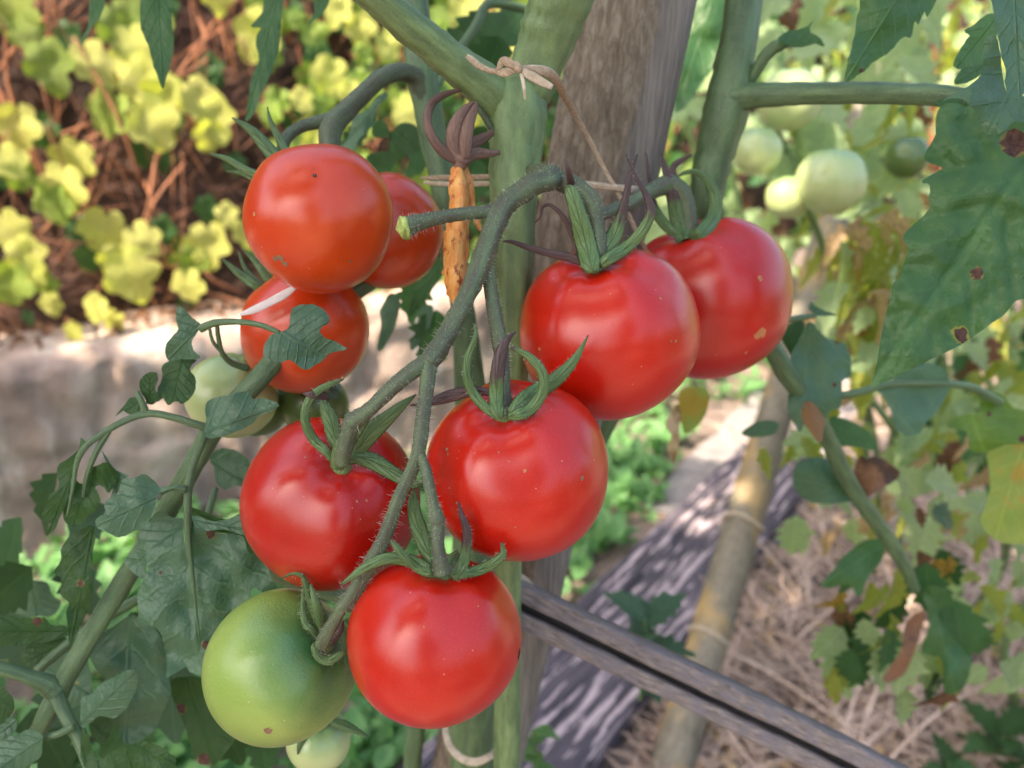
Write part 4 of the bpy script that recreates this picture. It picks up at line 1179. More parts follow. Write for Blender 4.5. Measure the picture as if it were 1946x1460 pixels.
rib('strand', [(800, 339, .375, 4), (830, 338, .374, 9), (900, 337, .373, 10), (935, 336, .372, 10), (1000, 338, .374, 9), (1100, 352, .376, 8), (1190, 361, .372, 8), (1240, 366, .41, 8)], M['bast'], t2, th=.0005)
rib('strand', [(805, 347, .374, 6), (850, 350, .3735, 9), (935, 349, .372, 10), (1000, 345, .374, 9), (1100, 347, .377, 7), (1190, 356, .373, 7), (1240, 358, .41, 7)], M['twine'], t2, th=.0005)
t3 = rib('raffia_tie', [(845, 1375, .47, 10), (852, 1412, .462, 14), (875, 1440, .457, 15), (905, 1448, .455, 15), (935, 1435, .457, 13), (945, 1420, .465, 10)], M['twine'], None, th=.0008)
tag(t3, 'loose white raffia loop slung below the lowest tomato round the stems', 'plant tie')
t4 = rib('raffia_tie', [(975, 1090, .43, 12), (1000, 1105, .432, 14), (1020, 1130, .435, 13), (1050, 1150, .45, 12), (1090, 1165, .47, 9)], M['twine'], None, th=.0008)
tag(t4, 'frayed raffia strands holding the upper end of the grooved rail to the post', 'plant tie')
t5 = rib('dry_straw', [(456, 598, .338, 5), (480, 590, .337, 14), (510, 576, .336, 15), (540, 560, .3355, 16), (562, 545, .3350, 8)], plain_mat('dry_blade', (.72, .66, .66), .5, .15, 200), None, th=.0005)
tag(t5, 'silvery dry blade of straw resting on the lower orange-red tomato', 'straw')

# ---------------------------------------------------------------- leaves of the main plant, traced
c2 = (2.607, 0, 540); c3 = (2.607, 0, 900); c0 = (2.607, 0, 0); cb = (3.042, 400, 180)
c4 = (2.808, 1300, 0); c5 = (3.319, 1400, 450); c6 = (2.056, 1050, 750)
def LF(mat, outline, base, tip, d, tf=None, parent=plant, **k):
    return leaf_px('leaf', outline, base, tip, d, M[mat], parent, tf, **k)
LF('lfb', [(1395, 235), (1430, 215), (1436, 150), (1460, 112), (1510, 100), (1560, 102), (1600, 125), (1625, 150), (1630, 190), (1595, 215), (1585, 240), (1610, 265), (1650, 278), (1690, 300), (1720, 322), (1680, 332), (1640, 342), (1600, 380), (1560, 405), (1530, 422), (1490, 415), (1465, 395), (1430, 375), (1400, 385), (1370, 386), (1340, 372), (1308, 365), (1308, 310), (1325, 270), (1350, 250)], (1395, 235), (1600, 360), .306, c2, gx=.03, gy=-.02, wav=.004, seed=1)
LF('lfb', [(880, 110), (910, 118), (930, 145), (965, 178), (990, 195), (985, 230), (960, 265), (950, 300), (965, 335), (995, 362), (960, 374), (900, 370), (840, 382), (822, 350), (820, 310), (850, 260), (882, 225), (872, 165)], (985, 215), (835, 370), .334, c2, gx=-.02, gy=.03, wav=.004, seed=2)
LF('lfd', [(840, 380), (900, 368), (955, 372), (975, 378), (942, 420), (968, 465), (968, 520), (935, 575), (905, 595), (870, 580), (828, 602), (810, 565), (778, 582), (786, 510), (806, 460), (800, 410)], (900, 370), (850, 590), .341, c2, gy=-.03, wav=.005, seed=3)
LF('lfd', [(690, 505), (697, 465), (735, 440), (775, 437), (782, 470), (770, 520), (786, 560), (765, 592), (735, 597), (712, 560)], (740, 600), (740, 440), .338, c2, seed=4)
LF('lfd', [(572, 656), (615, 600), (650, 562), (682, 565), (700, 605), (690, 640), (640, 648), (612, 630)], (690, 580), (590, 650), .338, c2, seed=5)
LF('lfd', [(400, 762), (432, 800), (400, 850), (365, 955), (342, 1050), (300, 1150), (268, 1218), (230, 1243), (250, 1192), (212, 1168), (216, 1115), (250, 1040), (292, 1008), (283, 910), (335, 865), (388, 820)], (410, 800), (240, 1230), .336, c2, gy=.02, wav=.005, seed=6)
LF('lfd', [(415, 990), (435, 925), (475, 900), (530, 885), (572, 930), (580, 965), (540, 1035), (505, 1000), (470, 1010), (500, 1070), (470, 1125), (430, 1150), (395, 1205), (340, 1195), (310, 1150), (340, 1050), (360, 970)], (470, 880), (360, 1190), .339, c2, gx=.02, wav=.006, seed=7)
LF('lfb', [(505, 825), (530, 865), (580, 925), (640, 950), (600, 985), (580, 1040), (547, 1062), (560, 985), (530, 900)], (505, 830), (580, 1040), .342, c2, seed=8)
LF('lfb', [(885, 995), (850, 1003), (815, 1003), (790, 1005), (762, 972), (722, 945), (690, 948), (660, 962), (612, 965), (592, 1005), (588, 1040), (545, 1060), (512, 1092), (522, 1130), (476, 1168), (478, 1205), (535, 1232), (575, 1252), (620, 1248), (660, 1226), (712, 1210), (735, 1168), (770, 1112), (772, 1062), (800, 1032), (850, 1014)], (888, 1000), (480, 1195), .324, c2, gx=.02, gy=-.02, wav=.004, fold=.002, seed=9)
LF('lfb', [(820, 1118), (838, 1150), (875, 1158), (912, 1168), (905, 1230), (912, 1290), (860, 1312), (785, 1308), (738, 1342), (722, 1452), (688, 1452), (632, 1402), (620, 1368), (680, 1300), (682, 1240), (728, 1192), (752, 1150)], (912, 1190), (640, 1400), .345, c2, gx=-.03, wav=.004, seed=10)
LF('lfb', [(1010, 748), (1022, 690), (1018, 600), (1062, 564), (1130, 552), (1165, 540), (1205, 530), (1240, 540), (1252, 570), (1312, 565), (1384, 600), (1330, 638), (1290, 650), (1262, 680), (1220, 712), (1160, 735), (1100, 756), (1040, 762)], (1012, 735), (1384, 600), .324, c2, gx=.01, gy=-.03, wav=.003, fold=.002, seed=11)
LF('lfb', [(1040, 882), (1052, 830), (1112, 812), (1180, 830), (1232, 872), (1250, 915), (1212, 960), (1212, 1002), (1160, 1000), (1112, 1022), (1068, 970), (1060, 910)], (1040, 880), (1200, 980), .40, c2, seed=12)
LF('lfb', [(948, 1148), (1000, 1158), (1060, 1176), (1130, 1165), (1190, 1138), (1222, 1178), (1238, 1240), (1180, 1236), (1110, 1216), (1040, 1222), (975, 1205)], (950, 1170), (1230, 1220), .326, c2, gy=-.09, wav=.003, seed=13)
LF('lfd', [(936, 1100), (960, 1110), (1010, 1130), (1100, 1160), (1180, 1190), (1220, 1230), (1150, 1240), (1040, 1226), (960, 1190)], (940, 1120), (1220, 1230), .345, c2, seed=14)
LF('lfb', [(935, 250), (962, 240), (1000, 262), (1050, 285), (1100, 300), (1160, 298), (1210, 320), (1228, 385), (1280, 408), (1325, 440), (1338, 500), (1368, 558), (1360, 590), (1300, 590), (1268, 570), (1240, 582), (1222, 640), (1165, 668), (1115, 700), (1090, 770), (1060, 840), (1040, 882), (1028, 950), (1010, 1002), (950, 990), (912, 960), (830, 1012), (828, 950), (820, 880), (805, 820), (788, 780), (745, 750), (690, 757), (684, 690), (680, 600), (700, 550), (715, 512), (712, 500), (735, 488), (722, 390), (762, 370), (830, 367), (870, 358), (905, 345), (925, 310)], (928, 300), (985, 1000), .338, c3, gx=.02, gy=-.015, wav=.005, fold=.002, seed=15, step=10, marks=[(1045, 298, 22), (1022, 850, 20), (795, 492, 8)])
LF('lfb', [(480, 800), (560, 760), (650, 700), (745, 748), (790, 800), (822, 880), (838, 1010), (842, 1100), (802, 1190), (765, 1270), (655, 1342), (600, 1320), (588, 1240), (540, 1260), (480, 1255), (510, 1180), (560, 1100), (500, 1000), (438, 900)], (640, 710), (620, 1330), .385, c3, wav=.006, seed=16, step=12)
LF('lfd', [(460, 258), (472, 330), (460, 400), (465, 520), (450, 640), (402, 750), (375, 810), (345, 862), (340, 780), (328, 690), (342, 640), (300, 600), (306, 522), (268, 490), (302, 430), (300, 380), (335, 320), (390, 280)], (460, 260), (345, 860), .348, c3, gx=.05, wav=.005, seed=17, marks=[(398, 545, 16)])
LF('lfb', [(500, 1040), (560, 1010), (640, 972), (670, 982), (682, 1030), (662, 1100), (620, 1170), (560, 1212), (490, 1202), (440, 1242), (405, 1255), (398, 1180), (408, 1110), (458, 1092)], (410, 1230), (665, 985), .335, c3, gx=-.03, gy=.02, fold=.003, seed=18)
LF('lfd', [(420, 1250), (480, 1420), (560, 1372), (640, 1350), (700, 1328), (790, 1350), (862, 1402), (868, 1440), (842, 1482), (700, 1520), (480, 1520), (400, 1400)], (440, 1250), (860, 1440), .342, c3, wav=.005, seed=19)
LF('lfb', [(210, 1300), (190, 1282), (145, 1265), (100, 1288), (40, 1310), (-25, 1350), (-30, 1440), (20, 1482), (100, 1472), (150, 1442), (200, 1402), (212, 1332)], (212, 1310), (-20, 1470), .340, c3, fold=.003, seed=20)
LF('lfb', [(-60, 1180), (20, 1195), (60, 1200), (85, 1240), (60, 1300), (0, 1340), (-60, 1380)], (80, 1220), (-60, 1330), .352, c3, seed=21)
LF('lfd', [(-30, 735), (0, 708), (40, 700), (150, 716), (222, 712), (252, 748), (332, 758), (345, 800), (240, 832), (150, 850), (60, 852), (-30, 852)], (340, 780), (-30, 780), .37, c3, gx=.03, seed=22, marks=[(185, 730, 22)])
LF('lfd', [(120, 870), (200, 830), (300, 810), (345, 830), (300, 880), (240, 930), (160, 960), (110, 930)], (340, 820), (120, 940), .375, c3, seed=23)
LF('lfd', [(-30, 1040), (20, 1060), (62, 1110), (72, 1160), (40, 1212), (-30, 1250)], (-30, 1100), (70, 1160), .335, c3, seed=24)
LF('lfd', [(850, 1020), (930, 1008), (1010, 1010), (1042, 1060), (1092, 1150), (1172, 1262), (1150, 1340), (1102, 1402), (1062, 1442), (1000, 1442), (960, 1400), (930, 1300), (908, 1230), (850, 1100)], (930, 1010), (1060, 1440), .40, c3, seed=25, marks=[(895, 1165, 24), (1010, 1420, 30)])
LF('lfb', [(90, 700), (80, 620), (95, 560), (150, 530), (232, 540), (258, 600), (302, 640), (272, 700), (200, 712)], (150, 530), (180, 710), .48, c3, seed=26)
LF('lfb', [(210, 970), (320, 880), (420, 900), (450, 1000), (440, 1100), (360, 1160), (300, 1100)], (320, 1020), (440, 1100), .40, c3, seed=27)
LF('lfd', [(470, 1120), (520, 1180), (560, 1230), (540, 1300), (500, 1340), (440, 1260)], (440, 1240), (540, 1300), .38, c3, seed=28)
LF('lf', [(715, -40), (862, -40), (848, 40), (852, 120), (862, 220), (850, 300), (830, 370), (806, 442), (780, 380), (752, 300), (735, 222), (700, 150), (694, 60)], (780, -40), (806, 440), .40, c0, gx=.03, seed=29)
LF('lf', [(450, -40), (524, -40), (500, 80), (460, 130), (432, 180), (404, 232), (410, 180), (440, 110)], (490, -40), (404, 230), .42, c0, seed=30)
LF('lf', [(1310, -40), (1405, -40), (1392, 100), (1380, 250), (1335, 380), (1290, 480), (1262, 560), (1214, 602), (1230, 500), (1240, 400), (1282, 300), (1265, 200), (1292, 140), (1244, 130), (1300, 60)], (1380, -40), (1214, 600), .43, c0, seed=31)
LF('lf', [(1560, -40), (1645, -40), (1602, 70), (1560, 100), (1528, 122), (1558, 60)], (1600, -40), (1530, 120), .43, c0, seed=32)
LF('lfb', [(740, 305), (800, 240), (828, 130), (900, 90), (962, 10), (1010, -12), (1025, 15), (965, 80), (952, 160), (900, 222), (852, 262), (832, 332), (780, 310)], (1010, -5), (760, 300), .46, cb, wav=.006, seed=33)
LF('lfd', [(930, 200), (962, 150), (1020, 170), (1032, 240), (950, 245)], (930, 200), (1030, 220), .50, cb, seed=34)
LF('lfd', [(1060, 200), (1120, 160), (1200, 190), (1225, 260), (1200, 330), (1110, 350), (1050, 290)], (1060, 200), (1200, 320), .50, cb, seed=35)
LF('lfd', [(900, 360), (980, 330), (1080, 340), (1060, 420), (1000, 460), (930, 430)], (900, 360), (1060, 440), .50, cb, seed=36)
LF('lf', [(1150, 1280), (1160, 1180), (1190, 1080), (1240, 980), (1330, 930), (1370, 960), (1350, 1040), (1290, 1120), (1240, 1190), (1190, 1250)], (1340, 940), (1150, 1275), .47, cb, seed=37)
LF('lfb', [(1060, 1150), (1095, 1180), (1080, 1300), (1040, 1400), (990, 1480), (960, 1460), (985, 1350), (980, 1250), (1020, 1170)], (1080, 1150), (970, 1480), .46, cb, seed=38)
LF('lfb', [(1230, 1220), (1290, 1230), (1270, 1330), (1220, 1420), (1170, 1480), (1150, 1440), (1190, 1360), (1200, 1280)], (1270, 1220), (1160, 1470), .50, cb, seed=39)
for i, (x, y, w, a, dd, pl) in enumerate([(40, 1050, 110, 1.9, .46, P_green), (150, 1110, 100, 1.4, .47, P_blue), (60, 1150, 120, 2.4, .45, P_green), (250, 1230, 110, 1.2, .47, P_green), (150, 1330, 120, 1.8, .44, P_blue), (330, 1330, 130, 1.6, .45, P_blue), (280, 1400, 120, 2.2, .46, P_green), (430, 1190, 100, 1.9, .46, P_green),
                                         (400, 1400, 110, 1.1, .47, P_green), (60, 1420, 120, .9, .44, P_green), (210, 1020, 90, 2.5, .45, P_blue), (470, 1020, 90, 1.3, .44, P_green), (330, 1180, 110, 1.7, .44, P_blue), (500, 1420, 80, 1.5, .50, P_green), (110, 960, 100, 2.0, .42, P_green), (20, 1230, 110, 1.3, .42, P_blue)]):
    pt = P(x, y, dd); r_ = random.Random(i + 60)
    place('leaf', r_.choice(pl), orient(pt + CU * pxm(w * .6, dd), CR * math.cos(a) - CU * math.sin(a) + CF * r_.uniform(-.3, .3), -CF + CU * .5 + CR * r_.uniform(-.6, .6), pxm(w * 1.35, dd)), plant)
# leaves behind the fork and left of the post
for i, (x, y, w, a, dd) in enumerate([(880, 60, 90, 2.4, .52), (950, 70, 110, 1.9, .50), (990, 20, 100, 2.2, .52), (860, 260, 90, 2.6, .54), (905, 300, 80, 1.8, .52), (925, 20, 90, 2.0, .55), (905, 240, 80, 1.2, .53), (800, 520, 80, 1.9, .50), (830, 590, 90, 1.7, .50), (700, 250, 60, 2.6, .5)]):
    pt = P(x, y, dd); r_ = random.Random(i)
    place('leaf', r_.choice(P_green), orient(pt, CR * math.cos(a) - CU * math.sin(a) * 1.0 + CF * r_.uniform(-.3, .3), -CF + CU * .4 + CR * r_.uniform(-.6, .6), pxm(w * 1.4, dd)), plant)

# ---------------------------------------------------------------- right-hand plant
plant2 = empty('tomato_plant', Vector((.16, .60, 0)), 'second tomato plant at right with a bare horizontal side shoot and a very large leaf', 'tomato plant')
def stem2(name, pts, mat='stem2', **k): return stem(name, pts, mat, plant2, **k)
stem2('main_stem', [(1425, -320, .42, 62), (1418, -120, .42, 66), (1412, 0, .42, 70), (1402, 80, .42, 70), (1390, 150, .422, 80), (1378, 215, .424, 84), (1358, 290, .43, 74), (1338, 380, .437, 66), (1308, 450, .455, 64), (1230, 640, .50, 58), (1140, 810, .53, 54), (1070, 980, .56, 50), (1000, 1250, .62, 46), (960, 1500, .70, 42), (930, 1900, .85, 38)], seg=24, rib=.04, hair=60, seed=50)
stem2('branch', [(1385, 190, .42, 60), (1420, 184, .415, 50), (1470, 181, .408, 44), (1560, 178, .40, 41), (1680, 178, .385, 40), (1780, 182, .372, 40), (1840, 190, .365, 40), (1960, 210, .35, 40), (2100, 230, .34, 40)], seg=18, hair=80, hl=.0012, seed=51)
stem2('shoot', [(1425, 160, .418, 16), (1440, 130, .414, 22), (1462, 98, .41, 24), (1490, 82, .408, 22), (1510, 76, .406, 14)], seg=12, seed=52, hair=20)
def LR(mat, outline, base, tip, d, tf=None, **k): return LF(mat, outline, base, tip, d, tf, parent=plant2, **k)
LR('lf', [(500, 205), (545, 170), (580, 160), (640, 150), (688, 112), (670, 165), (700, 185), (735, 215), (745, 248), (700, 235), (640, 250), (590, 255), (540, 240), (510, 240)], (505, 230), (744, 246), .402, c4, seed=53, step=6)
LR('lf', [(965, -60), (1340, -60), (1300, 90), (1282, 60), (1252, 130), (1230, 120), (1212, 200), (1180, 195), (1150, 216), (1102, 272), (1042, 312), (1000, 340), (960, 382), (920, 405), (900, 422), (858, 438), (864, 370), (884, 285), (908, 190), (920, 100), (940, 40)], (1170, -60), (862, 435), .36, c4, gx=.03, gy=.04, fold=.004, wav=.004, seed=54, marks=[(945, 378, 13)])
LR('lfb', [(1650, -60), (1900, -60), (1900, 470), (1832, 490), (1792, 520), (1745, 524), (1712, 460), (1716, 380), (1692, 300), (1670, 180), (1655, 80)], (1760, -60), (1790, 520), .27, c4, gx=.04, gy=-.02, wav=.003, seed=55)
LR('lf', [(1440, 362), (1452, 300), (1492, 230), (1522, 192), (1496, 165), (1550, 130), (1600, 88), (1656, 72), (1680, 130), (1660, 220), (1620, 240), (1606, 352), (1520, 368)], (1660, 100), (1450, 360), .35, c4, seed=56)
LR('lf', [(1440, 430), (1480, 370), (1540, 352), (1600, 345), (1590, 390), (1530, 430), (1460, 455)], (1600, 350), (1445, 445), .345, c4, seed=560)
LR('lfd', [(1342, 545), (1400, 525), (1470, 530), (1510, 570), (1530, 620), (1580, 655), (1580, 690), (1550, 712), (1520, 700), (1480, 650), (1440, 610), (1400, 590)], (1370, 540), (1560, 705), .343, c4, gy=-.05, seed=561)
LR('lfb', [(1598, 350), (1600, 230), (1650, 182), (1682, 250), (1700, 400), (1716, 480), (1790, 520), (1900, 480), (1900, 640), (1762, 652), (1702, 702), (1640, 722), (1592, 692), (1552, 602), (1500, 540), (1432, 522), (1370, 552), (1420, 508), (1520, 458), (1582, 400)], (1840, 300), (1620, 715), .30, c4, gx=-.02, wav=.006, seed=57)
LR('lf', [(1960, 200), (1870, 205), (1800, 195), (1778, 225), (1778, 256), (1764, 281), (1757, 303), (1777, 313), (1791, 320), (1760, 338), (1752, 347), (1766, 352), (1766, 374), (1770, 392), (1747, 417), (1722, 440), (1716, 456), (1726, 470), (1716, 504), (1710, 525), (1696, 543), (1692, 570), (1682, 600), (1676, 631), (1670, 670), (1664, 700), (1657, 734), (1689, 722), (1731, 702), (1792, 672), (1828, 654), (1870, 624), (1906, 600), (1932, 572), (1975, 560), (2060, 520), (2100, 350), (2060, 230)], (2010, 230), (1660, 732), .325, None, gx=-.05, gy=-.02, fold=.006, wav=.005, seed=58, step=8, relief=.0022, marks=[(1856, 520, 11), (1928, 272, 24)])
LR('lfb', [(450, 540), (482, 545), (520, 600), (592, 650), (642, 660), (692, 690), (722, 790), (716, 880), (666, 910), (662, 1000), (652, 1080), (592, 1098), (570, 1142), (540, 1132), (500, 1080), (440, 1038), (408, 1090), (425, 1160), (402, 1232), (352, 1170), (320, 1080), (332, 980), (328, 930), (304, 910), (330, 800), (352, 720), (400, 640), (430, 580)], (455, 540), (410, 1225), .48, c5, fold=.006, wav=.006, seed=59, marks=[(633, 658, 16), (616, 935, 14)])
LR('lft', [(440, 1035), (500, 1068), (552, 1150), (546, 1240), (522, 1302), (462, 1232), (412, 1150), (414, 1080)], (450, 1040), (520, 1300), .477, c5, fold=.004, seed=60)
LR('lfb', [(860, 942), (960, 920), (1040, 862), (1130, 820), (1212, 795), (1290, 820), (1326, 870), (1346, 930), (1320, 1012), (1260, 1112), (1200, 1170), (1150, 1242), (1080, 1256), (1012, 1210), (980, 1120), (940, 1030), (900, 980)], (862, 940), (1120, 1250), .50, c5, gy=-.06, wav=.006, seed=61)
LR('lfm', [(1350, 930), (1450, 930), (1560, 958), (1680, 1000), (1750, 1080), (1900, 1120), (1900, 1300), (1700, 1312), (1560, 1362), (1470, 1342), (1450, 1232), (1340, 1202), (1362, 1150), (1450, 1118), (1520, 1110), (1530, 1022), (1480, 970)], (1420, 940), (1560, 1360), .53, c5, wav=.008, seed=62, marks=[(1590, 1120, 14), (1800, 1275, 20)])
LR('lfy', [(1880, 840), (1960, 820), (1975, 1010), (1905, 1032), (1864, 992), (1882, 930)], (1950, 830), (1890, 1030), .56, None, seed=63)
LR('lfb', [(470, 408), (500, 440), (562, 470), (642, 495), (560, 500), (490, 492), (455, 450)], (640, 495), (470, 410), .47, c5, seed=64)
LR('lfd', [(280, 620), (320, 560), (400, 525), (430, 560), (400, 650), (350, 742), (310, 700)], (400, 530), (340, 740), .50, c5, seed=65)
LR('lfb', [(940, 312), (968, 262), (1040, 245), (1110, 265), (1152, 330), (1192, 400), (1130, 422), (1010, 422), (950, 372)], (1190, 380), (940, 330), .56, c6, wav=.008, seed=66)
LR('lfx', [(1180, 290), (1200, 240), (1230, 252), (1262, 238), (1312, 265), (1358, 300), (1345, 330), (1318, 350), (1280, 372), (1232, 400), (1195, 412), (1178, 340)], (1190, 300), (1340, 320), .57, c6, wav=.016, seed=67)
LR('lf', [(1290, 568), (1222, 570), (1150, 620), (1100, 680), (1048, 742), (1080, 756), (1110, 750), (1160, 742), (1200, 792), (1240, 702), (1292, 640)], (1290, 590), (1050, 745), .62, c6, wav=.01, seed=68)
LR('lfx', [(1452, 848), (1442, 920), (1412, 1010), (1382, 1080), (1332, 1120), (1288, 1116), (1320, 1062), (1362, 1000), (1368, 930), (1398, 870)], (1450, 850), (1290, 1118), .60, c6, gx=.04, wav=.008, seed=69)
LR('lf', [(1448, 760), (1540, 760), (1592, 850), (1642, 950), (1636, 1060), (1600, 1152), (1530, 1162), (1520, 1032), (1440, 1000), (1470, 900)], (1480, 760), (1570, 1160), .63, c6, fold=.01, wav=.012, seed=70)
LR('lfb', [(735, 155), (800, 105), (880, 108), (872, 150), (800, 168)], (880, 120), (735, 155), .58, c6, seed=71)
LR('lf', [(1080, 90), (1160, 100), (1240, 150), (1268, 215), (1190, 205), (1110, 190)], (1080, 110), (1265, 215), .56, c6, seed=72)
LR('lfy', [(500, -20), (605, -20), (602, 70), (560, 130), (515, 152), (498, 80)], (560, -20), (520, 150), .60, c6, seed=73)
LR('lft', [(485, 35), (502, 70), (496, 150), (488, 230), (470, 265), (450, 210), (462, 160), (442, 110)], (490, 40), (468, 262), .60, c6, wav=.01, seed=74)
stem2('branch', [(1430, 610, .46, 26), (1465, 660, .465, 36), (1495, 712, .475, 36), (1540, 775, .50, 34), (1580, 850, .53, 32), (1620, 930, .56, 32), (1670, 1000, .59, 30), (1710, 1060, .61, 26), (1740, 1120, .63, 18)], seed=75)
stem2('leaf_stalk', [(1490, 610, .46, 12), (1520, 604, .465, 12), (1550, 600, .47, 8)], seg=10, seed=76)
stem2('leaf_stalk', [(1598, 752, .50, 15), (1640, 744, .50, 15), (1680, 732, .50, 14), (1740, 728, .50, 14), (1800, 730, .505, 14), (1850, 738, .515, 16), (1900, 765, .53, 18)], seg=10, seed=77)
rs = random.Random(41)
for q_ in range(34):
    x = rs.uniform(1580, 1850); y = rs.uniform(1040, 1330); dd = rs.uniform(.62, .74); a = rs.gauss(1.6, .4)
    place('leaf', rs.choice(rs.choice((P_yel, P_pale, P_yel, P_green, P_or))), orient(P(x, y, dd), CR * math.cos(a) - CU * math.sin(a) + CF * rs.uniform(-.3, .3), -CF + CU * .4 + CR * rs.uniform(-.9, .9), pxm(rs.uniform(45, 105), dd)), plant2)
stalks = [(1690, 1030, .60, 1.9), (1730, 1090, .62, 1.6), (1655, 985, .58, 2.6), (1700, 1000, .6, .4)]
for (x, y, w, a, dd, pl) in [(1760, 960, 90, .1, .66, P_pale), (1700, 935, 80, .6, .66, P_pale), (1770, 1010, 70, .3, .68, P_blue), (1640, 1090, 90, 1.9, .66, P_green), (1760, 1120, 100, 1.5, .64, P_green), (1700, 1130, 100, 1.7, .66, P_yel), (1690, 1220, 110, 1.6, .66, P_yel), (1720, 1260, 110, 1.8, .66, P_pale), (1620, 1270, 70, 1.8, .68, P_green),
                             (1600, 1180, 80, 1.6, .70, P_or), (1650, 1150, 90, 1.6, .66, P_yel), (1810, 1200, 120, 1.4, .64, P_green), (1850, 1230, 80, 1.2, .7, P_green), (1745, 985, 40, 1.4, .64, P_or), (1830, 985, 70, .2, .68, P_pale), (1640, 1200, 80, 1.9, .70, P_green), (1670, 1270, 80, 1.5, .66, P_pale), (1600, 1290, 60, 2.1, .69, P_yel),
                             (1500, 870, 60, 1.6, .8, P_yel), (1450, 880, 60, 1.5, .8, P_yel), (1780, 1180, 90, 1.1, .68, P_pale), (1710, 1180, 100, 1.9, .67, P_green), (1560, 780, 90, 1.2, .60, P_yel)]:
    pt = P(x, y, dd)
    place('leaf', rs.choice(pl), orient(pt - (-CU) * pxm(w * .5, dd), CR * math.cos(a) - CU * math.sin(a) + CF * rs.uniform(-.3, .3), -CF + CU * .5 + CR * rs.uniform(-.7, .7), pxm(w * 1.1, dd)), plant2)
# ================================================================ PLANTS FARTHER BACK ON THE RIGHT
def bgplant(label, foot, topp, leaves, d, npool, nrand, rect, seed, szs=(60, 120), stems=3):
    rs = random.Random(seed)
    em = empty('tomato_plant', foot, label, 'tomato plant', 'tomato plants farther back')
    mb = MB()
    for s in range(stems):
        a = foot + Vector((rs.uniform(-.05, .05), rs.uniform(-.05, .05), 0)); b = topp + Vector((rs.uniform(-.2, .2), rs.uniform(-.15, .15), rs.uniform(-.1, .1)))
        m1 = a.lerp(b, .35) + Vector((rs.uniform(-.05, .05), 0, 0)); m2 = a.lerp(b, .7) + Vector((rs.uniform(-.08, .08), 0, 0))
        tube(mb, [tuple(a) + (.008,), tuple(m1) + (.007,), tuple(m2) + (.006,), tuple(b) + (.003,)], seg=8, sub=6)
    mb.build('stem', M['stem'], em)
    k = 0
    for i in range(nrand):
        x = rs.uniform(rect[0], rect[2]); y = rs.uniform(rect[1], rect[3]); dd = d * rs.uniform(.85, 1.2)
        if rs.random() < .05: pl = P_or
        else: pl = rs.choice(npool)
        a = rs.gauss(1.57, .8)
        w = rs.uniform(*szs)
        place('leaf', rs.choice(pl), orient(P(x, y, dd), CR * math.cos(a) - CU * math.sin(a) + CF * rs.uniform(-.4, .4), -CF + CU * .6 + CR * rs.uniform(-.8, .8), pxm(w, dd) ), em)
    return em
bgplant('pale blurred tomato plant behind the horizontal side shoot, carrying the green fruit', G(1560, 900), P(1560, -150, 1.15), None, 1.05, [P_pale, P_pale, P_pale, P_yel], 96, (1460, -60, 1780, 380), 1)
bgplant('wilting tomato plant with hanging yellowed leaves beside the grey stake', G(1660, 1000), P(1660, 300, 1.0), None, .95, [P_yel, P_yel, P_yel, P_tan, P_pale], 99, (1590, 400, 1730, 700), 2, szs=(60, 130))
bgplant('leafy tomato plant behind the very large leaf at the right edge', G(1880, 1020), P(1880, -100, 1.2), None, 1.15, [P_pale, P_yel, P_green], 90, (1720, 540, 2020, 900), 3)
bgplant('distant pale green tomato plant between the post and the second stem', G(1330, 760), P(1330, -100, 1.6), None, 1.55, [P_pale, P_pale, P_pale, P_green], 80, (1250, -60, 1480, 480), 4, szs=(40, 80))
bgplant('low withering tomato plant drooping over the straw bed at right', G(1800, 1180), P(1760, 760, .95), None, .92, [P_yel, P_pale, P_pale, P_tan], 60, (1500, 800, 1960, 1020), 6, szs=(45, 110))
bgplant('small drying tomato plant low at the right edge', G(1960, 1330), P(1930, 1000, .85), None, .85, [P_yel, P_pale], 34, (1780, 1050, 2000, 1300), 7, szs=(45, 100))
# the large pale leaf between post and second stem
leaf_px('leaf', [(905, -60), (1190, -60), (1180, 120), (1140, 330), (1120, 480), (1080, 600), (1000, 690), (930, 800), (860, 900), (780, 1000), (700, 1040), (690, 960), (730, 800), (760, 640), (800, 460), (850, 250)], (1060, -60), (720, 1030), .62, M['lf'], plant2, (4.865, 1140, 0), seed=80, wav=.008)
# green fruit hanging in the background
for lab, x, y, d, r_, mt in (('large pale green tomato, biggest of the blurred ones under the side shoot', 1578, 345, .83, 64, 'pgrn'),
                            ('oval pale green tomato touching the left side of the biggest blurred one', 1498, 374, .86, 42, 'pgrn'),
                            ('pale green tomato right of the second stem, below the side shoot', 1440, 288, .86, 46, 'pgrn'),
                            ('green tomato cut across by the horizontal side shoot', 1500, 190, .87, 60, 'pgrn'),
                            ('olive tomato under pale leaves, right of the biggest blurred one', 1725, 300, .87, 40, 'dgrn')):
    tomato(lab, x, y, d, r_, (.05, .95, .15), M[mt], .98, hub=False, seed=int(x))

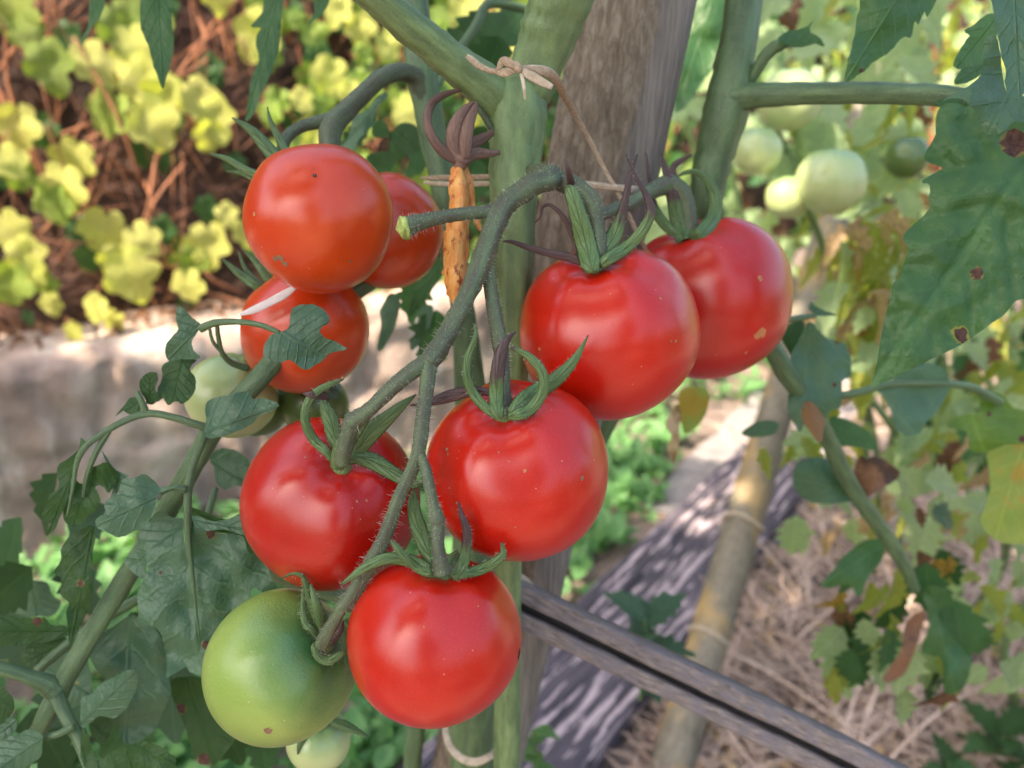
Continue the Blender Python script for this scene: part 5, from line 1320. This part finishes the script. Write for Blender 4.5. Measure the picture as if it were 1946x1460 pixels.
# ---------------------------------------------------------------- big shrubs closing the view
def shrub(label, c, rx, rz, n, mats, pools, seed, sz=(.05, .09), h0=.1):
    rs = random.Random(seed)
    em = empty('shrub', Vector((c[0], c[1], 0)), label, 'shrub', 'shrubs at the back of the garden')
    mb = MB()
    for i in range(9):
        a = rs.uniform(0, 6.28); t = Vector((c[0] + math.cos(a) * rx * .6, c[1] + math.sin(a) * rx * .5, c[2] * 2 * rs.uniform(.6, .95)))
        b = Vector((c[0] + rs.uniform(-.1, .1), c[1], 0))
        tube(mb, [tuple(b) + (.018,), tuple(b.lerp(t, .5) + Vector((rs.uniform(-.1, .1), 0, .1))) + (.012,), tuple(t) + (.004,)], seg=7, sub=5)
    mb.build('branches', M['twig'], em)
    for mi, (m, pl) in enumerate(zip(mats, pools)):
        fm = MB()
        k = 0
        while k < n // len(mats):
            v = Vector((rs.uniform(-1, 1), rs.uniform(-1, 1), rs.uniform(-1, 1)))
            if not .35 < v.length < 1: continue
            if noise.noise(Vector((v.x * 2.5, v.y * 2.5, v.z * 2.5 + seed))) < -.12: continue
            p = Vector((c[0] + v.x * rx, c[1] + v.y * rx, c[2] + v.z * rz))
            if p.z < h0: continue
            k += 1
            nr = (v + Vector((rs.uniform(-.7, .7), rs.uniform(-.7, .7), rs.uniform(0, 1)))).normalized()
            merge_leaf(fm, rs.choice(pl), orient(p, Vector((rs.uniform(-1, 1), rs.uniform(-1, 1), -.6)), nr, rs.uniform(*sz)))
        fm.build('foliage', m, em)
    return em
shrub('pale green shrub far behind the second stem, left of the others', (.75, 3.2, .8), .75, .85, 1100, [M['lfp'], M['lf']], [P_pale, P_green], 1)
shrub('bright leafy shrub behind the blurred green tomatoes', (1.7, 3.0, .8), .8, .9, 1100, [M['lfp'], M['lfy']], [P_pale, P_yel], 2)
shrub('dark mixed shrub beyond the right edge plants', (2.7, 2.7, .8), .8, .9, 900, [M['lf'], M['lfp']], [P_green, P_pale], 3)
shrub('tall shrub closing the gap between bank and garden', (.0, 3.6, 1.0), .9, 1.1, 1100, [M['vine2'], M['lf']], [P_pale, P_green], 4)
shrub('rounded shrub standing farthest back at right', (3.6, 3.8, 1.0), 1.0, 1.1, 800, [M['lf'], M['lfp']], [P_green, P_pale], 5)
hm = MB(); vs = []
for i in range(61):
    for j in range(13):
        x = -1 + 13 * i / 60; s = j / 12
        vs.append(Vector((x, 5.2 + 1.2 * s + .3 * noise.noise(Vector((x, s * 3, 0))), 2.6 * s ** .8 + .1 * noise.noise(Vector((x * 3, s * 5, 2))))))
hm.add(vs, [(i * 13 + j, (i + 1) * 13 + j, (i + 1) * 13 + j + 1, i * 13 + j + 1) for i in range(60) for j in range(12)])
tag(hm.build('grassy_bank', plain_mat('far_grass', (.07, .13, .05), .9, .5, 8, c2=(.20, .26, .12)), origin=(4, 5.2, 0)), kind='structure')

# small herb plants near the ground
def herb(label, foot, n, size, pl, seed, h):
    rs = random.Random(seed)
    em = empty('herb', foot, label, 'plant')
    mb = MB(); tube(mb, [tuple(foot) + (.002,), tuple(foot + Vector((.005, 0, h * .5))) + (.002,), tuple(foot + Vector((0, 0, h))) + (.001,)], seg=6)
    mb.build('stem', M['stem'], em)
    for i in range(n):
        a = i * 2.4 + rs.uniform(-.3, .3); z = h * (i + 1) / n
        d = Vector((math.cos(a), math.sin(a), rs.uniform(.1, .9)))
        place('leaf', rs.choice(pl), orient(foot + Vector((0, 0, z)), d, Vector((-d.x * .5, -d.y * .5, 1)), size * rs.uniform(.7, 1.1)), em)
herb('leafy green weed standing in the lower right corner', G(1890, 1455), 9, .075, P_green, 1, .06)
herb('second green weed, just left of the corner weed', G(1790, 1500), 7, .05, P_green, 2, .05)
herb('bluish sprig growing in front of the weathered board, above the rail', P(1215, 1330, .75), 10, .05, P_blue, 3, .09)
herb('low drying weed at the bottom edge between the stems and the board', P(1010, 1480, .80), 6, .035, P_small, 4, .06)

shrub('unseen tall narrow tree added behind the viewer to split the tomato highlights', (.10, -2.1, 1.9), .62, .95, 900, [M['lf'], M['vine3']], [P_green, P_v3], 8, sz=(.10, .16))  # unseen, added so a dark band divides the fruit highlights
shrub('unseen shrub added behind and left to break up the tomato reflections', (-2.4, -2.3, .8), 1.0, .95, 600, [M['lf']], [P_green], 9, sz=(.10, .16))  # unseen, added to soften the horizon mirrored in the fruit
shrub('unseen shrub added behind and right to break up the tomato reflections', (2.2, -2.2, .8), 1.0, .95, 600, [M['lf']], [P_green], 10, sz=(.10, .16))  # unseen, its right-hand counterpart, added for the same reflections
shrub('unseen hedge mass added at the left to cut low sky light', (-3.1, -.5, .75), 1.2, .85, 450, [M['lf']], [P_green], 11, sz=(.16, .24))  # unseen leaf mass added to darken low fill from the left
shrub('unseen hedge mass added at the right to cut low sky light', (3.3, -.3, .75), 1.2, .85, 450, [M['lf']], [P_green], 12, sz=(.16, .24))  # unseen leaf mass added to darken low fill from the right
# unseen tree added behind left of the viewer; its crown shades the plants
tr = empty('shade_tree', Vector((-2.4, -1.2, 0)), 'unseen broad-leaved tree added to shade the tomato plants', 'tree')
mb = MB()
base = Vector((-2.4, -1.2, 0)); cr = Vector((-1.35, -.35, 2.75))
tube(mb, [tuple(base) + (.11,), tuple(base + Vector((.05, .05, 1.0))) + (.09,), tuple(base + Vector((.3, .25, 2.0))) + (.08,), tuple(cr + Vector((-.3, -.2, .1))) + (.05,), tuple(cr + Vector((.5, .3, .2))) + (.02,)], seg=12, sub=6, rough=.1)
rs = random.Random(77)
for i in range(14):
    t = cr + Vector((rs.uniform(-1.4, 1.3), rs.uniform(-.8, .9), rs.uniform(-.1, .4)))
    s = cr + Vector((rs.uniform(-.4, .3), rs.uniform(-.2, .2), 0))
    tube(mb, [tuple(s) + (.03,), tuple(s.lerp(t, .5) + Vector((0, 0, .08))) + (.02,), tuple(t) + (.006,)], seg=7, sub=4)
mb.build('trunk', M['twig'], tr)
fm = MB(); k = 0
for k in range(2700):
    # the crown is a flat spread, gapped on its far side for sun patches
    x = rs.uniform(-1.55, 1.45); y = rs.uniform(-1.05, .82)
    e = max(abs(x) / 1.6, abs(y - .0) / 1.05)
    if e > .85 and noise.noise(Vector((x * 3, y * 3, 1))) < .0: continue
    if y > -.10 and noise.noise(Vector((x * 5.5, y * 5.5, 4))) > -.12: continue
    p = cr + Vector((x, y, rs.uniform(-.12, .15) if y > -.1 else rs.uniform(-.25, .3)))
    merge_leaf(fm, rs.choice(P_v3), orient(p, Vector((rs.uniform(-1, 1), rs.uniform(-1, 1), -.4)), SUN + Vector((rs.uniform(-.5, .5), rs.uniform(-.5, .5), 0)), rs.uniform(.12, .20)))
fm.build('crown', M['vine3'], tr)
